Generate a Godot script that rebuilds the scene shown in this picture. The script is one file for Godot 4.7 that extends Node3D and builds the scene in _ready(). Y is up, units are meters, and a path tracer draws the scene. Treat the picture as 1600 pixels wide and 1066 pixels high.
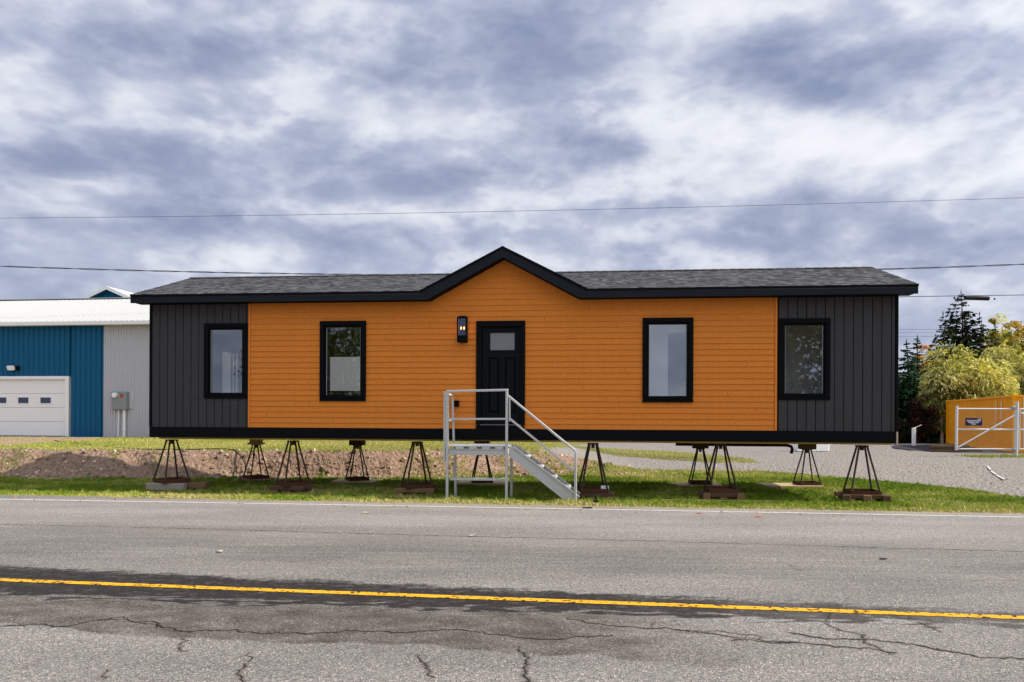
extends Node3D

const EYE = 1.56          # height of the camera above the verge
const ROLL = 0.0045       # the camera was held very slightly off level
const F = 1200.0          # focal length, in pixels of the 1600-pixel photograph
const ROAD = 0.07         # height of the road above the verge in front of the house
const HOUSE_AT = Vector3(-0.1547, 0, -14.7185)
const HOUSE_TURN = -0.10843
const SHED_AT = Vector3(-14.53, 0.65, -30.71)
const SHED_TURN = -0.13003

var names = {}
var rng = RandomNumberGenerator.new()
var house_xf = Transform3D(Basis(Vector3.UP, HOUSE_TURN), HOUSE_AT)
var bump = FastNoiseLite.new()
var broad = FastNoiseLite.new()
var M = {}

# ---------------------------------------------------------------- mesh building
class MB:
	var v = PackedVector3Array()
	var n = PackedVector3Array()
	var c = PackedColorArray()
	var tint = Color.WHITE
	func tri(a: Vector3, b: Vector3, d: Vector3):
		var nn: Vector3 = (b - a).cross(d - a).normalized()
		v.append(a); v.append(d); v.append(b)
		for i in 3:
			n.append(nn); c.append(tint)
	func tri_out(a: Vector3, b: Vector3, d: Vector3, mid: Vector3):
		if (b - a).cross(d - a).dot(a + b + d - mid * 3.0) < 0.0:
			tri(a, d, b)
		else:
			tri(a, b, d)
	func quad(a, b, d, e):
		tri(a, b, d); tri(a, d, e)
	func quad_out(a, b, d, e, mid):
		tri_out(a, b, d, mid); tri_out(a, d, e, mid)
	func box(mid: Vector3, size: Vector3, bev = 0.0, basis = Basis.IDENTITY):
		var h: Vector3 = size * 0.5
		if bev <= 0.0:
			var p = []
			for i in 8:
				p.append(mid + basis * Vector3(h.x * (1 if i & 1 else -1), h.y * (1 if i & 2 else -1), h.z * (1 if i & 4 else -1)))
			for f in [[0, 1, 3, 2], [4, 5, 7, 6], [0, 1, 5, 4], [2, 3, 7, 6], [0, 2, 6, 4], [1, 3, 7, 5]]:
				quad_out(p[f[0]], p[f[1]], p[f[2]], p[f[3]], mid)
			return
		bev = min(bev, min(h.x, min(h.y, h.z)) * 0.9)
		var q = []
		for i in 8:
			var s = Vector3(1 if i & 1 else -1, 1 if i & 2 else -1, 1 if i & 4 else -1)
			var row = []
			for ax in 3:
				var e = h - Vector3(bev, bev, bev)
				e[ax] = h[ax]
				row.append(mid + basis * (e * s))
			q.append(row)
		for ax in 3:
			var b1 = [1, 2, 4][(ax + 1) % 3]
			var b2 = [1, 2, 4][(ax + 2) % 3]
			var b0 = [1, 2, 4][ax]
			for s in [0, b0]:
				quad_out(q[s][ax], q[s | b1][ax], q[s | b1 | b2][ax], q[s | b2][ax], mid)
			for s1 in [0, b1]:
				for s2 in [0, b2]:
					var i0 = s1 | s2
					var i1 = i0 | b0
					quad_out(q[i0][(ax + 1) % 3], q[i1][(ax + 1) % 3], q[i1][(ax + 2) % 3], q[i0][(ax + 2) % 3], mid)
		for i in 8:
			tri_out(q[i][0], q[i][1], q[i][2], mid)
	func span(a: Vector3, b: Vector3, bev = 0.0):   # an upright box between two corners
		box((a + b) * 0.5, (b - a).abs(), bev)
	func bar(a: Vector3, b: Vector3, w: float, h: float, up = Vector3.UP, bev = 0.0):
		var z = (b - a).normalized()
		var x = up.cross(z)
		if x.length() < 0.01:
			x = Vector3.RIGHT.cross(z)
		x = x.normalized()
		box((a + b) * 0.5, Vector3(w, h, (b - a).length()), bev, Basis(x, z.cross(x), z))
	func prism(poly: Array, off: Vector3):          # a flat polygon pushed along off
		var mid = Vector3.ZERO
		for p in poly:
			mid += p
		mid = mid / poly.size() + off * 0.5
		for i in range(1, poly.size() - 1):
			tri_out(poly[0], poly[i], poly[i + 1], mid)
			tri_out(poly[0] + off, poly[i] + off, poly[i + 1] + off, mid)
		for i in poly.size():
			var a = poly[i]
			var b = poly[(i + 1) % poly.size()]
			quad_out(a, b, b + off, a + off, mid)
	func tube(pts: Array, r, sides = 8, r2 = -1.0):
		var rings = []
		var dirs = []
		for i in pts.size():
			var z = (pts[min(i + 1, pts.size() - 1)] - pts[max(i - 1, 0)]).normalized()
			var x = (Vector3.UP if abs(z.y) < 0.9 else Vector3.RIGHT).cross(z).normalized()
			var y = z.cross(x)
			var ring = []
			var dr = []
			var rr = r if r2 < 0 else lerp(float(r), float(r2), float(i) / (pts.size() - 1))
			for k in sides:
				var a = TAU * k / sides
				var o = x * cos(a) + y * sin(a)
				ring.append(pts[i] + o * rr); dr.append(o)
			rings.append(ring); dirs.append(dr)
		for i in pts.size() - 1:
			for k in sides:
				var l = (k + 1) % sides
				for t in [[i, k, i + 1, l, i, l], [i, k, i + 1, k, i + 1, l]]:
					for j in 3:
						v.append(rings[t[j * 2]][t[j * 2 + 1]]); n.append(dirs[t[j * 2]][t[j * 2 + 1]]); c.append(tint)
		for e in [0, pts.size() - 1]:
			for k in sides:
				tri_out(pts[e], rings[e][k], rings[e][(k + 1) % sides], pts[1 if e == 0 else e - 1])
	func leaf(p: Vector3, a: Vector3, b: Vector3):  # a small pointed leaf face, two triangles
		var nn = a.cross(b).normalized()
		v.append(p - a); v.append(p + b); v.append(p + a)
		v.append(p - a); v.append(p + a); v.append(p - b)
		for i in 6:
			n.append(nn); c.append(tint)
	func mesh() -> ArrayMesh:
		var arr = []
		arr.resize(Mesh.ARRAY_MAX)
		arr[Mesh.ARRAY_VERTEX] = v
		arr[Mesh.ARRAY_NORMAL] = n
		arr[Mesh.ARRAY_COLOR] = c
		var m = ArrayMesh.new()
		m.add_surface_from_arrays(Mesh.PRIMITIVE_TRIANGLES, arr)
		return m

func numbered(called):
	var k = names.get(called, 0)
	names[called] = k + 1
	return called if k == 0 else "%s_%03d" % [called, k]

func obj(called, mb, material, parent = null):
	var o = MeshInstance3D.new()
	o.mesh = mb.mesh() if mb is MB else mb
	o.material_override = material
	if parent == null:
		o.name = numbered(called)
		add_child(o)
	else:
		var k = parent.get_meta("made", {})
		var i = k.get(called, 0)
		k[called] = i + 1
		parent.set_meta("made", k)
		o.name = called if i == 0 else "%s_%03d" % [called, i]
		parent.add_child(o, true)
	return o

func thing(called, label, category, at = Vector3.ZERO, turn = 0.0, group = ""):
	var o = Node3D.new()
	o.name = numbered(called)
	add_child(o)
	o.position = at
	o.rotation.y = turn
	return tag(o, label, category, group)

func tag(o, label, category, group = ""):
	o.set_meta("label", label)
	o.set_meta("category", category)
	if group:
		o.set_meta("group", group)
	return o

func struct(called, mb, material, label = ""):
	var o = obj(called, mb, material)
	o.set_meta("kind", "structure")
	if label:
		o.set_meta("label", label)
	return o

func dup(root, at, turn, label, group):
	var r = root.duplicate()
	r.name = numbered(root.name)
	add_child(r)
	r.position = at
	r.rotation.y = turn
	return tag(r, label, root.get_meta("category"), group)

# ---------------------------------------------------------------- where things stand
func ray(x, y) -> Vector3:
	var u = (x - 800.0) / F
	var w = -(y - 650.0) / F
	return Vector3(u * cos(ROLL) - w * sin(ROLL), u * sin(ROLL) + w * cos(ROLL), -1)

func at(x, y, d) -> Vector3:
	return ray(x, y) * d + Vector3(0, EYE, 0)

func on_ground(x, y, g = 0.0) -> Vector3:
	var q = ray(x, y)
	return q * ((g - EYE) / q.y) + Vector3(0, EYE, 0)

func on_plane(xf: Transform3D, x, y, z = 0.0) -> Vector3:   # in the axes of xf, on its plane z
	var q = xf.basis.inverse() * ray(x, y)
	var o = xf.affine_inverse() * Vector3(0, EYE, 0)
	return o + q * ((z - o.z) / q.z)

# ---------------------------------------------------------------- materials
func lin(r, g, b) -> Color:
	return Color(r, g, b).linear_to_srgb()

func noise_tex(kind, freq, stops, size = 512, octaves = 4, seed_ = 1, normal = 0.0):
	var f = FastNoiseLite.new()
	f.seed = seed_
	f.frequency = freq
	if kind == "cell":
		f.noise_type = FastNoiseLite.TYPE_CELLULAR
		f.cellular_return_type = FastNoiseLite.RETURN_CELL_VALUE
		f.fractal_type = FastNoiseLite.FRACTAL_NONE
	elif kind == "pit":
		f.noise_type = FastNoiseLite.TYPE_CELLULAR
		f.cellular_return_type = FastNoiseLite.RETURN_DISTANCE
		f.fractal_type = FastNoiseLite.FRACTAL_NONE
	else:
		f.noise_type = FastNoiseLite.TYPE_SIMPLEX_SMOOTH
		f.fractal_octaves = octaves
	var t = NoiseTexture2D.new()
	t.width = size
	t.height = size
	t.seamless = true
	t.noise = f
	if normal > 0.0:
		t.as_normal_map = true
		t.bump_strength = normal
	elif stops:
		var g = Gradient.new()
		var off = PackedFloat32Array()
		var col = PackedColorArray()
		for s in stops:
			off.append(s[0])
			col.append(s[1])
		g.offsets = off
		g.colors = col
		t.color_ramp = g
	return t

func sm(color: Color, rough = 0.8, metal = 0.0, tex = null, scale = 1.0, nrm = null, nscale = 1.0, stretch = Vector3.ONE, spec = 0.25):
	var m = StandardMaterial3D.new()
	m.albedo_color = color
	m.roughness = rough
	m.metallic = metal
	m.metallic_specular = 0.5 if metal > 0.2 else spec
	if tex:
		m.albedo_texture = tex
	if nrm:
		m.normal_enabled = true
		m.normal_texture = nrm
		m.normal_scale = nscale
	if tex or nrm:
		m.uv1_triplanar = true
		m.uv1_world_triplanar = true
		m.uv1_scale = Vector3(scale, scale, scale) * stretch
	return m

func grey_ramp(lo, hi):
	return [[0.0, Color(lo, lo, lo)], [1.0, Color(hi, hi, hi)]]

func make_materials():
	var grain = noise_tex("fbm", 0.03, grey_ramp(0.72, 1.0), 512, 5, 3)
	var streak = noise_tex("fbm", 0.02, grey_ramp(0.88, 1.0), 512, 5, 5)
	var rough_n = noise_tex("fbm", 0.06, null, 512, 4, 9, 6.0)
	var pit_n = noise_tex("pit", 0.09, null, 512, 1, 4, 5.0)
	M.grain = grain
	# wood siding has a faint embossed grain running along each board
	for i in 4:
		var k = [1.0, 0.975, 1.025, 0.99][i]
		M["orange%d" % i] = sm(lin(0.775 * k, 0.248 * k, 0.038 * k), 0.68, 0, streak, 2.0, rough_n, 0.22, Vector3(0.5, 1.5, 1.0))
		M["dark%d" % i] = sm(lin(0.078 * k, 0.072 * k, 0.078 * k), 0.85, 0, grain, 1.6, rough_n, 0.5, Vector3(4.0, 0.5, 4.0))
	M.orange_trim = sm(lin(0.73, 0.23, 0.035), 0.6)
	M.black = sm(lin(0.006, 0.0065, 0.008), 0.6, 0, grain, 2.0, null, 1.0, Vector3.ONE, 0.17)
	M.black_trim = sm(lin(0.009, 0.0095, 0.011), 0.7, 0, grain, 2.0, rough_n, 0.2, Vector3.ONE, 0.15)
	M.fascia = sm(lin(0.020, 0.027, 0.036), 0.6, 0, grain, 1.5, rough_n, 0.15, Vector3.ONE, 0.2)
	M.door = sm(lin(0.007, 0.009, 0.013), 0.5, 0, grain, 2.0, null, 1.0, Vector3.ONE, 0.2)
	M.inside = sm(lin(0.72, 0.72, 0.70), 0.9)
	M.floor = sm(lin(0.25, 0.2, 0.15), 0.6)
	M.sheathing = sm(lin(0.015, 0.014, 0.013), 0.95)
	M.pine = sm(lin(0.55, 0.35, 0.10), 0.85, 0, streak, 1.5)
	M.plywood = sm(lin(0.68, 0.50, 0.33), 0.85, 0, streak, 1.5)
	M.timber = sm(lin(0.12, 0.070, 0.042), 0.9, 0, streak, 3.0, rough_n, 0.8)
	M.timber2 = sm(lin(0.22, 0.135, 0.075), 0.9, 0, streak, 3.0, rough_n, 0.8)
	M.timber_grey = sm(lin(0.36, 0.32, 0.28), 0.9, 0, streak, 3.0, rough_n, 0.8)
	M.rust = sm(lin(0.075, 0.036, 0.026), 0.75, 0.3, grain, 5.0)
	M.rust_base = sm(lin(0.12, 0.052, 0.032), 0.85, 0.1, grain, 5.0, rough_n, 0.4)
	M.alu = sm(lin(0.74, 0.74, 0.75), 0.5, 0.2, grain, 3.0)
	M.galv = sm(lin(0.80, 0.83, 0.86), 0.5, 0.2, grain, 4.0)
	M.white_metal = sm(lin(0.445, 0.455, 0.465), 0.7)
	M.white_paint = sm(lin(0.86, 0.86, 0.86), 0.6)
	M.blue_metal = sm(lin(0.009, 0.105, 0.225), 0.5)
	M.grey_metal = sm(lin(0.49, 0.49, 0.53), 0.55)
	M.meter_grey = sm(lin(0.26, 0.28, 0.28), 0.5, 0.1)
	M.red = sm(lin(0.5, 0.05, 0.04), 0.6)
	M.cable = sm(lin(0.012, 0.012, 0.013), 0.6)
	M.wire = sm(lin(0.05, 0.05, 0.06), 0.7)
	M.container = sm(lin(0.98, 0.375, 0.008), 0.6, 0, noise_tex("fbm", 0.012, grey_ramp(0.9, 1.0), 512, 5, 31), 0.25)
	M.navy = sm(lin(0.012, 0.013, 0.07), 0.5)
	M.rock = sm(lin(0.5, 0.44, 0.38), 0.9)
	M.rock.vertex_color_use_as_albedo = true
	M.leafy = sm(Color.WHITE, 0.75)
	M.leafy.vertex_color_use_as_albedo = true
	M.leafy.backlight_enabled = true
	M.leafy.backlight = Color(0.7, 0.7, 0.35)
	M.needles = sm(Color.WHITE, 0.8)
	M.needles.vertex_color_use_as_albedo = true
	M.blades = sm(Color.WHITE, 0.7)
	M.blades.vertex_color_use_as_albedo = true
	M.blades.backlight_enabled = true
	M.blades.backlight = Color(0.5, 0.5, 0.25)
	M.bark = sm(lin(0.09, 0.07, 0.055), 0.95, 0, grain, 3.0, rough_n, 1.0)
	M.birch = sm(lin(0.4, 0.37, 0.33), 0.9, 0, grain, 3.0)
	M.shingle = sm(Color.WHITE, 0.92, 0, noise_tex("cell", 0.22, grey_ramp(0.72, 1.0), 512, 1, 12), 2.0)
	M.shingle.vertex_color_use_as_albedo = true
	M.shingle_flat = sm(lin(0.12, 0.12, 0.128), 0.92, 0, grain, 3.0)
	# ground
	var g1 = [[0.0, lin(0.05, 0.08, 0.012)], [0.45, lin(0.10, 0.135, 0.025)], [0.75, lin(0.15, 0.15, 0.05)], [1.0, lin(0.27, 0.22, 0.13)]]
	M.grass = sm(Color.WHITE, 0.9, 0, noise_tex("fbm", 0.025, g1, 1024, 6, 41), 0.33, rough_n, 0.8)
	var g2 = [[0.0, lin(0.10, 0.105, 0.028)], [0.5, lin(0.16, 0.155, 0.05)], [1.0, lin(0.27, 0.225, 0.12)]]
	M.lawn = sm(Color.WHITE, 0.9, 0, noise_tex("fbm", 0.03, g2, 1024, 6, 43), 0.3, rough_n, 0.8)
	var g3 = [[0.0, lin(0.09, 0.055, 0.036)], [0.35, lin(0.215, 0.143, 0.100)], [0.6, lin(0.28, 0.19, 0.138)], [0.8, lin(0.34, 0.245, 0.185)], [1.0, lin(0.48, 0.38, 0.31)]]
	M.dirt = sm(Color.WHITE, 0.95, 0, noise_tex("fbm", 0.03, g3, 1024, 7, 47), 0.28, rough_n, 1.3)
	var g4 = [[0.0, lin(0.05, 0.045, 0.04)], [0.3, lin(0.17, 0.15, 0.13)], [0.5, lin(0.26, 0.238, 0.22)], [0.75, lin(0.33, 0.31, 0.29)], [1.0, lin(0.52, 0.50, 0.47)]]
	M.gravel = sm(Color.WHITE, 0.95, 0, noise_tex("fbm", 0.05, g4, 1024, 8, 51), 0.22, rough_n, 1.4)
	var g5 = [[0.0, lin(0.20, 0.14, 0.09)], [0.5, lin(0.31, 0.23, 0.15)], [1.0, lin(0.40, 0.33, 0.24)]]
	M.brown_gravel = sm(Color.WHITE, 0.95, 0, noise_tex("fbm", 0.05, g5, 512, 6, 53), 0.4, rough_n, 1.0)
	# glass with a thin reflecting coat
	M.glass = coated(lin(0.5, 0.53, 0.58), 0.34)
	M.frosted = sm(lin(0.20, 0.20, 0.225), 0.35)
	M.shed_glass = coated(lin(0.09, 0.10, 0.12), 0.95)

func coated(color: Color, cover: float):
	var im = Image.create(4, 4, false, Image.FORMAT_RGB8)
	im.fill(Color(1.0, 0.02, 1.0))
	var m = ORMMaterial3D.new()
	m.orm_texture = ImageTexture.create_from_image(im)
	m.albedo_color = Color(color, cover)
	m.transparency = BaseMaterial3D.TRANSPARENCY_ALPHA
	return m

# ---------------------------------------------------------------- sky
var sky_noise = FastNoiseLite.new()
var sky_fine = FastNoiseLite.new()
const DARK = [[175, 215, 130, 60], [265, 275, 90, 45], [320, 85, 110, 40], [610, 130, 120, 50], [790, 40, 90, 45], [310, 360, 90, 25], [650, 285, 110, 30], [30, 275, 110, 25], [855, 100, 90, 60], [1390, 80, 150, 70], [1290, 150, 100, 35], [930, 245, 70, 40], [1125, 362, 110, 22], [1500, 388, 90, 25], [1180, 90, 70, 40], [560, 380, 120, 25], [90, 60, 160, 50]]
const LIGHT = [[40, 130, 90, 60], [475, 140, 110, 60], [675, 180, 120, 40], [150, 292, 120, 22], [400, 400, 90, 22], [1280, 30, 120, 45], [1215, 190, 100, 35], [1290, 225, 120, 40], [1500, 215, 130, 60], [975, 375, 60, 22], [1140, 15, 110, 35], [1560, 10, 120, 40], [1010, 180, 80, 60], [1080, 270, 130, 30], [760, 320, 120, 22], [200, 160, 60, 40]]

func puff(q: Vector3) -> float:       # rounded heaps of cloud
	var w = Vector3(sky_noise.get_noise_3d(q.x * 0.7 + 40.0, q.y * 0.7, q.z * 0.7), sky_noise.get_noise_3d(q.x * 0.7, q.y * 0.7 + 80.0, q.z * 0.7), 0.0) * 7.0
	var big = sky_noise.get_noise_3dv(q + w)
	var f = sky_fine.get_noise_3dv(q + w * 0.35)
	return 0.50 * big + 0.50 * f

func sky_color(dir: Vector3) -> Color:
	var y = max(dir.y, 0.0)
	var k = 1.0 / (y * 0.9 + 0.42)
	var q = Vector3(dir.x * k * 30.0, (y + 0.2) * 62.0, dir.z * k * 30.0)
	var a = puff(q)
	var b = puff(q + Vector3(1.2, 2.6, 0.0))      # a little higher and towards the sun: tops light, bases dark
	# heaps seen from below: dark cores, bright thin rims, in two layers
	var n2 = puff(q * 1.35 + Vector3(90.0, 20.0, -60.0))
	var rim = exp(-pow((a - 0.03) / 0.08, 2.0)) * 0.15 + exp(-pow((n2 - 0.04) / 0.09, 2.0)) * 0.06
	var core = smoothstep(0.03, 0.22, a) * 0.26 + smoothstep(0.05, 0.25, n2) * 0.09
	var t = 0.535 + 1.1 * (a - b) + rim - core
	if dir.z < -0.2:
		var x_ = 800.0 + F * dir.x / -dir.z + 70.0 * a
		var y_ = 650.0 - F * dir.y / -dir.z + 40.0 * b
		var s = 0.0
		if y_ > -300.0 and x_ > -500.0 and x_ < 2100.0:
			for e_ in DARK:
				var e = ((x_ - e_[0]) / e_[2]) * ((x_ - e_[0]) / e_[2]) + ((y_ - e_[1]) / e_[3]) * ((y_ - e_[1]) / e_[3])
				if e < 5.0:
					s -= 0.47 * exp(-e * 0.8)
			for e_ in LIGHT:
				var e = ((x_ - e_[0]) / e_[2]) * ((x_ - e_[0]) / e_[2]) + ((y_ - e_[1]) / e_[3]) * ((y_ - e_[1]) / e_[3])
				if e < 5.0:
					s += 0.46 * exp(-e * 0.8)
		t += s
	t = 0.5 + 0.58 * tanh((t - 0.5) * 1.55)
	var dark = Color(0.185, 0.235, 0.38)
	var mid = Color(0.44, 0.48, 0.61)
	var light = Color(0.83, 0.845, 0.885)
	var c = dark.lerp(mid, clamp((t + 0.08) / 0.58, 0.0, 1.0)).lerp(light, clamp((t - 0.5) / 0.58, 0.0, 1.0))
	var low = exp(-y * 9.0)
	c = c.lerp(Color(0.56, 0.59, 0.72), low * 0.25)
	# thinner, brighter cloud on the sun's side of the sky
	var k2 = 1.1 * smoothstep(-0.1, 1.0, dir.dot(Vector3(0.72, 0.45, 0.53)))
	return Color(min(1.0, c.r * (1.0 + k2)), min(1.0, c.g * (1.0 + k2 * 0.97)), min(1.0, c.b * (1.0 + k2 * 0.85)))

func make_sky() -> Texture2D:
	sky_noise.seed = 11
	sky_noise.frequency = 0.03
	sky_noise.fractal_octaves = 4
	sky_noise.fractal_gain = 0.52
	sky_noise.noise_type = FastNoiseLite.TYPE_SIMPLEX_SMOOTH
	sky_fine.seed = 23
	sky_fine.frequency = 0.12
	sky_fine.fractal_octaves = 6
	sky_fine.fractal_gain = 0.58
	sky_fine.noise_type = FastNoiseLite.TYPE_SIMPLEX_SMOOTH
	var w = 640
	var h = 320
	var im = Image.create(w, h, false, Image.FORMAT_RGB8)
	im.fill(lin(0.30, 0.31, 0.33))
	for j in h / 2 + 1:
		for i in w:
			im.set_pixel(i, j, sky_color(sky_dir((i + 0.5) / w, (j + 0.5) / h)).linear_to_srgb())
	var W = 4096
	im.resize(W, W / 2, Image.INTERPOLATE_CUBIC)
	# the part in view at full detail: u within 40 degrees of straight ahead
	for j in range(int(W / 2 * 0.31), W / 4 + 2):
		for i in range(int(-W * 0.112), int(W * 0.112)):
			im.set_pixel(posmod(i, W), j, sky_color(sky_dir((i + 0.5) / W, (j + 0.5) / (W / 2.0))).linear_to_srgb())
	return ImageTexture.create_from_image(im)

func sky_dir(u, v) -> Vector3:      # u = 0 is straight ahead (-z), growing to the right
	var a = u * TAU
	var e = v * PI
	return Vector3(sin(a) * sin(e), cos(e), -cos(a) * sin(e))

# ---------------------------------------------------------------- ready
func _ready():
	rng.seed = 7
	var cam = Camera3D.new()
	cam.name = "camera"
	cam.position = Vector3(0, EYE, 0)
	cam.rotation.z = ROLL
	cam.projection = Camera3D.PROJECTION_FRUSTUM
	cam.near = 0.1
	cam.far = 1500.0
	cam.size = 0.1 * 1066.0 / F
	cam.frustum_offset = Vector2(0, 0.1 * 117.0 / F)
	cam.current = true
	add_child(cam)
	var env = Environment.new()
	env.background_mode = Environment.BG_SKY
	env.tonemap_mode = Environment.TONE_MAPPER_LINEAR
	env.tonemap_exposure = 1.35
	env.sdfgi_enabled = true
	env.ssao_enabled = true
	env.ssil_enabled = true
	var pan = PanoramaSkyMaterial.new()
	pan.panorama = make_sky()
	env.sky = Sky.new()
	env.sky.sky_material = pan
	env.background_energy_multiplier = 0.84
	var we = WorldEnvironment.new()
	we.name = "world_environment"
	we.environment = env
	add_child(we)
	var sun = DirectionalLight3D.new()
	sun.name = "sun"
	sun.light_energy = 1.6
	sun.light_color = Color(1.0, 0.96, 0.90)
	sun.light_angular_distance = 0.6
	sun.shadow_enabled = true
	add_child(sun)
	sun.look_at_from_position(Vector3(1.35, 1.0, 0.1) * 20.0, Vector3.ZERO)

	bump.seed = 5
	bump.frequency = 0.5
	bump.fractal_octaves = 4
	broad.seed = 8
	broad.frequency = 0.09
	broad.fractal_octaves = 3
	make_materials()
	make_road()
	make_terrain()
	make_house()
	make_shed()
	make_container()
	make_trees()
	make_stairs()
	make_stands()
	make_gate()
	make_wires()
	make_small()
	make_grass()
	make_litter()

# ---------------------------------------------------------------- road
func yellow_d(x) -> float:
	return 6.235 - 0.1362 * x + 0.0006 * x * x

func make_road():
	var cells = noise_tex("cell", 0.16, [[0.0, lin(0.14, 0.132, 0.128)], [0.35, lin(0.23, 0.217, 0.207)], [0.8, lin(0.32, 0.30, 0.283)], [0.94, lin(0.43, 0.40, 0.37)], [1.0, lin(0.65, 0.60, 0.54)]], 1024, 1, 61)
	var relief = noise_tex("pit", 0.16, null, 1024, 1, 61, 4.0)
	var m = StandardMaterial3D.new()
	m.albedo_texture = cells
	m.albedo_color = Color.WHITE
	m.uv1_scale = Vector3(0.62, 0.62, 1)
	m.roughness = 0.88
	m.metallic_specular = 0.35
	m.normal_enabled = true
	m.normal_texture = relief
	m.normal_scale = 0.7
	m.detail_enabled = true
	m.detail_blend_mode = BaseMaterial3D.BLEND_MODE_MUL
	m.detail_albedo = road_wear()
	m.detail_uv_layer = BaseMaterial3D.DETAIL_UV_2
	M.asphalt = m
	crack_noise.seed = 3
	crack_noise.frequency = 1.0
	crack_noise.fractal_octaves = 4
	crack_ribbons()
	# one sheet, its far edge nibbled by the grass
	var v = PackedVector3Array()
	var uv = PackedVector2Array()
	var uv2 = PackedVector2Array()
	var idx = PackedInt32Array()
	var nn = PackedVector3Array()
	var xs = []
	var x = -90.0
	while x <= 90.0:
		xs.append(x)
		x += 0.08 if abs(x) < 14.0 else 4.0
	for i in xs.size():
		var far = 12.93 - 0.118 * xs[i] + 0.0008 * xs[i] * xs[i]
		if abs(xs[i]) > 15.0:
			far = 12.93 - 0.118 * clamp(xs[i], -15.0, 15.0) - 0.09 * (xs[i] - clamp(xs[i], -15.0, 15.0))
		far += 0.10 * bump.get_noise_2d(xs[i] * 3.0, 4.0) + 0.05 * bump.get_noise_2d(xs[i] * 14.0, 9.0)
		var ds = [far, 11.0, 8.0, 5.0, 2.0, -1.0, -3.2 - 0.1 * xs[i]]
		if abs(xs[i]) > 15.0:
			for k in range(1, 6):
				ds[k] = lerp(far, -3.2 - 0.1 * xs[i], k / 6.0)
		for k in 7:
			v.append(Vector3(xs[i], ROAD, -ds[k]))
			nn.append(Vector3.UP)
			uv.append(Vector2(xs[i], ds[k]))
			uv2.append(Vector2((xs[i] + 13.0) / 26.0, (ds[k] - 3.0) / 10.5))
	for i in xs.size() - 1:
		for k in 6:
			var a = i * 7 + k
			idx.append_array([a, a + 7, a + 1, a + 1, a + 7, a + 8])
	var arr = []
	arr.resize(Mesh.ARRAY_MAX)
	arr[Mesh.ARRAY_VERTEX] = v
	arr[Mesh.ARRAY_NORMAL] = nn
	arr[Mesh.ARRAY_TEX_UV] = uv
	arr[Mesh.ARRAY_TEX_UV2] = uv2
	arr[Mesh.ARRAY_INDEX] = idx
	var am = ArrayMesh.new()
	am.add_surface_from_arrays(Mesh.PRIMITIVE_TRIANGLES, arr)
	struct("road", am, m, "worn grey asphalt road with a tarred strip and cracks")
	# painted lines: sheets with nibbled edges
	var yel = sm(lin(0.78, 0.40, 0.02), 0.7, 0, noise_tex("cell", 0.1, [[0.0, Color(0.28, 0.30, 0.5)], [0.10, Color(0.45, 0.48, 0.7)], [0.17, Color(0.88, 0.88, 0.88)], [1.0, Color(1, 1, 1)]], 512, 1, 77), 0.7, noise_tex("pit", 0.1, null, 512, 1, 77, 3.0), 0.5)
	struct("yellow_line", paint_line(func(t): return yellow_d(t), 0.052, 0.007, 1.0, -60.0, 60.0), yel, "solid yellow line along the middle of the road")
	var white = sm(lin(0.70, 0.70, 0.69), 0.75, 0, M.grain, 1.0)
	struct("white_line", paint_line(func(t): return 12.42 - 0.1085 * t - 0.00085 * t * t, 0.05, 0.016, 0.78, -18.0, 18.0), white, "faded white edge line along the grass")

func paint_line(where, half, ragged, keep, x0, x1):
	var mb = MB.new()
	var step = 0.05
	var x = x0
	while x < x1:
		var s = step if abs(x) < 11.0 else 1.0
		var a = where.call(x)
		var b = where.call(x + s)
		var worn = broad.get_noise_2d(x * 6.0, 70.0) * 0.5 + bump.get_noise_2d(x * 5.0, 33.0) * 0.5
		if keep >= 1.0 or worn < keep - 0.35:
			var e = []
			for k in 2:
				var xx = x + s * k
				e.append(half + ragged * (bump.get_noise_2d(xx * 16.0, 1.0) * 1.2))
				e.append(half + ragged * (bump.get_noise_2d(xx * 16.0, 90.0) * 1.2))
			mb.quad(Vector3(x, ROAD + 0.004, -a + e[1]), Vector3(x + s, ROAD + 0.004, -b + e[3]), Vector3(x + s, ROAD + 0.004, -b - e[2]), Vector3(x, ROAD + 0.004, -a - e[0]))
		x += s
	return mb

var cracks = []

func crack_ribbons():
	var mb = MB.new()
	for cr in cracks:
		for k in range(1, cr.size() - 1):
			var a = on_ground(cr[k][0], cr[k][1], ROAD)
			var b = on_ground(cr[k + 1][0], cr[k + 1][1], ROAD)
			var steps = int((b - a).length() / 0.02) + 1
			var side = (b - a).cross(Vector3.UP).normalized()
			for s in steps:
				var e = []
				for j in 2:
					var p = a.lerp(b, float(s + j) / steps)
					var c = Vector3(p.x + 0.05 * crack_noise.get_noise_2d(p.x * 5.0, p.z * 5.0) + 0.02 * crack_noise.get_noise_2d(p.x * 20.0, p.z * 20.0), ROAD + 0.003, p.z - 0.05 * crack_noise.get_noise_2d(p.x * 5.0 + 30.0, p.z * 5.0) - 0.025 * crack_noise.get_noise_2d(p.x * 18.0 + 9.0, p.z * 18.0))
					var w = 0.0055 * cr[0] * (1.0 + 1.3 * crack_noise.get_noise_2d(p.x * 6.0 + 70.0, p.z * 6.0))
					e.append([c, max(w, 0.0)])
				if e[0][1] + e[1][1] > 0.004:
					mb.quad(e[0][0] - side * e[0][1], e[0][0] + side * e[0][1], e[1][0] + side * e[1][1], e[1][0] - side * e[1][1])
	struct("road_cracks", mb, sm(lin(0.035, 0.032, 0.03), 0.95), "thin dark cracks running along and across the road")

var crack_noise = FastNoiseLite.new()

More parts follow.
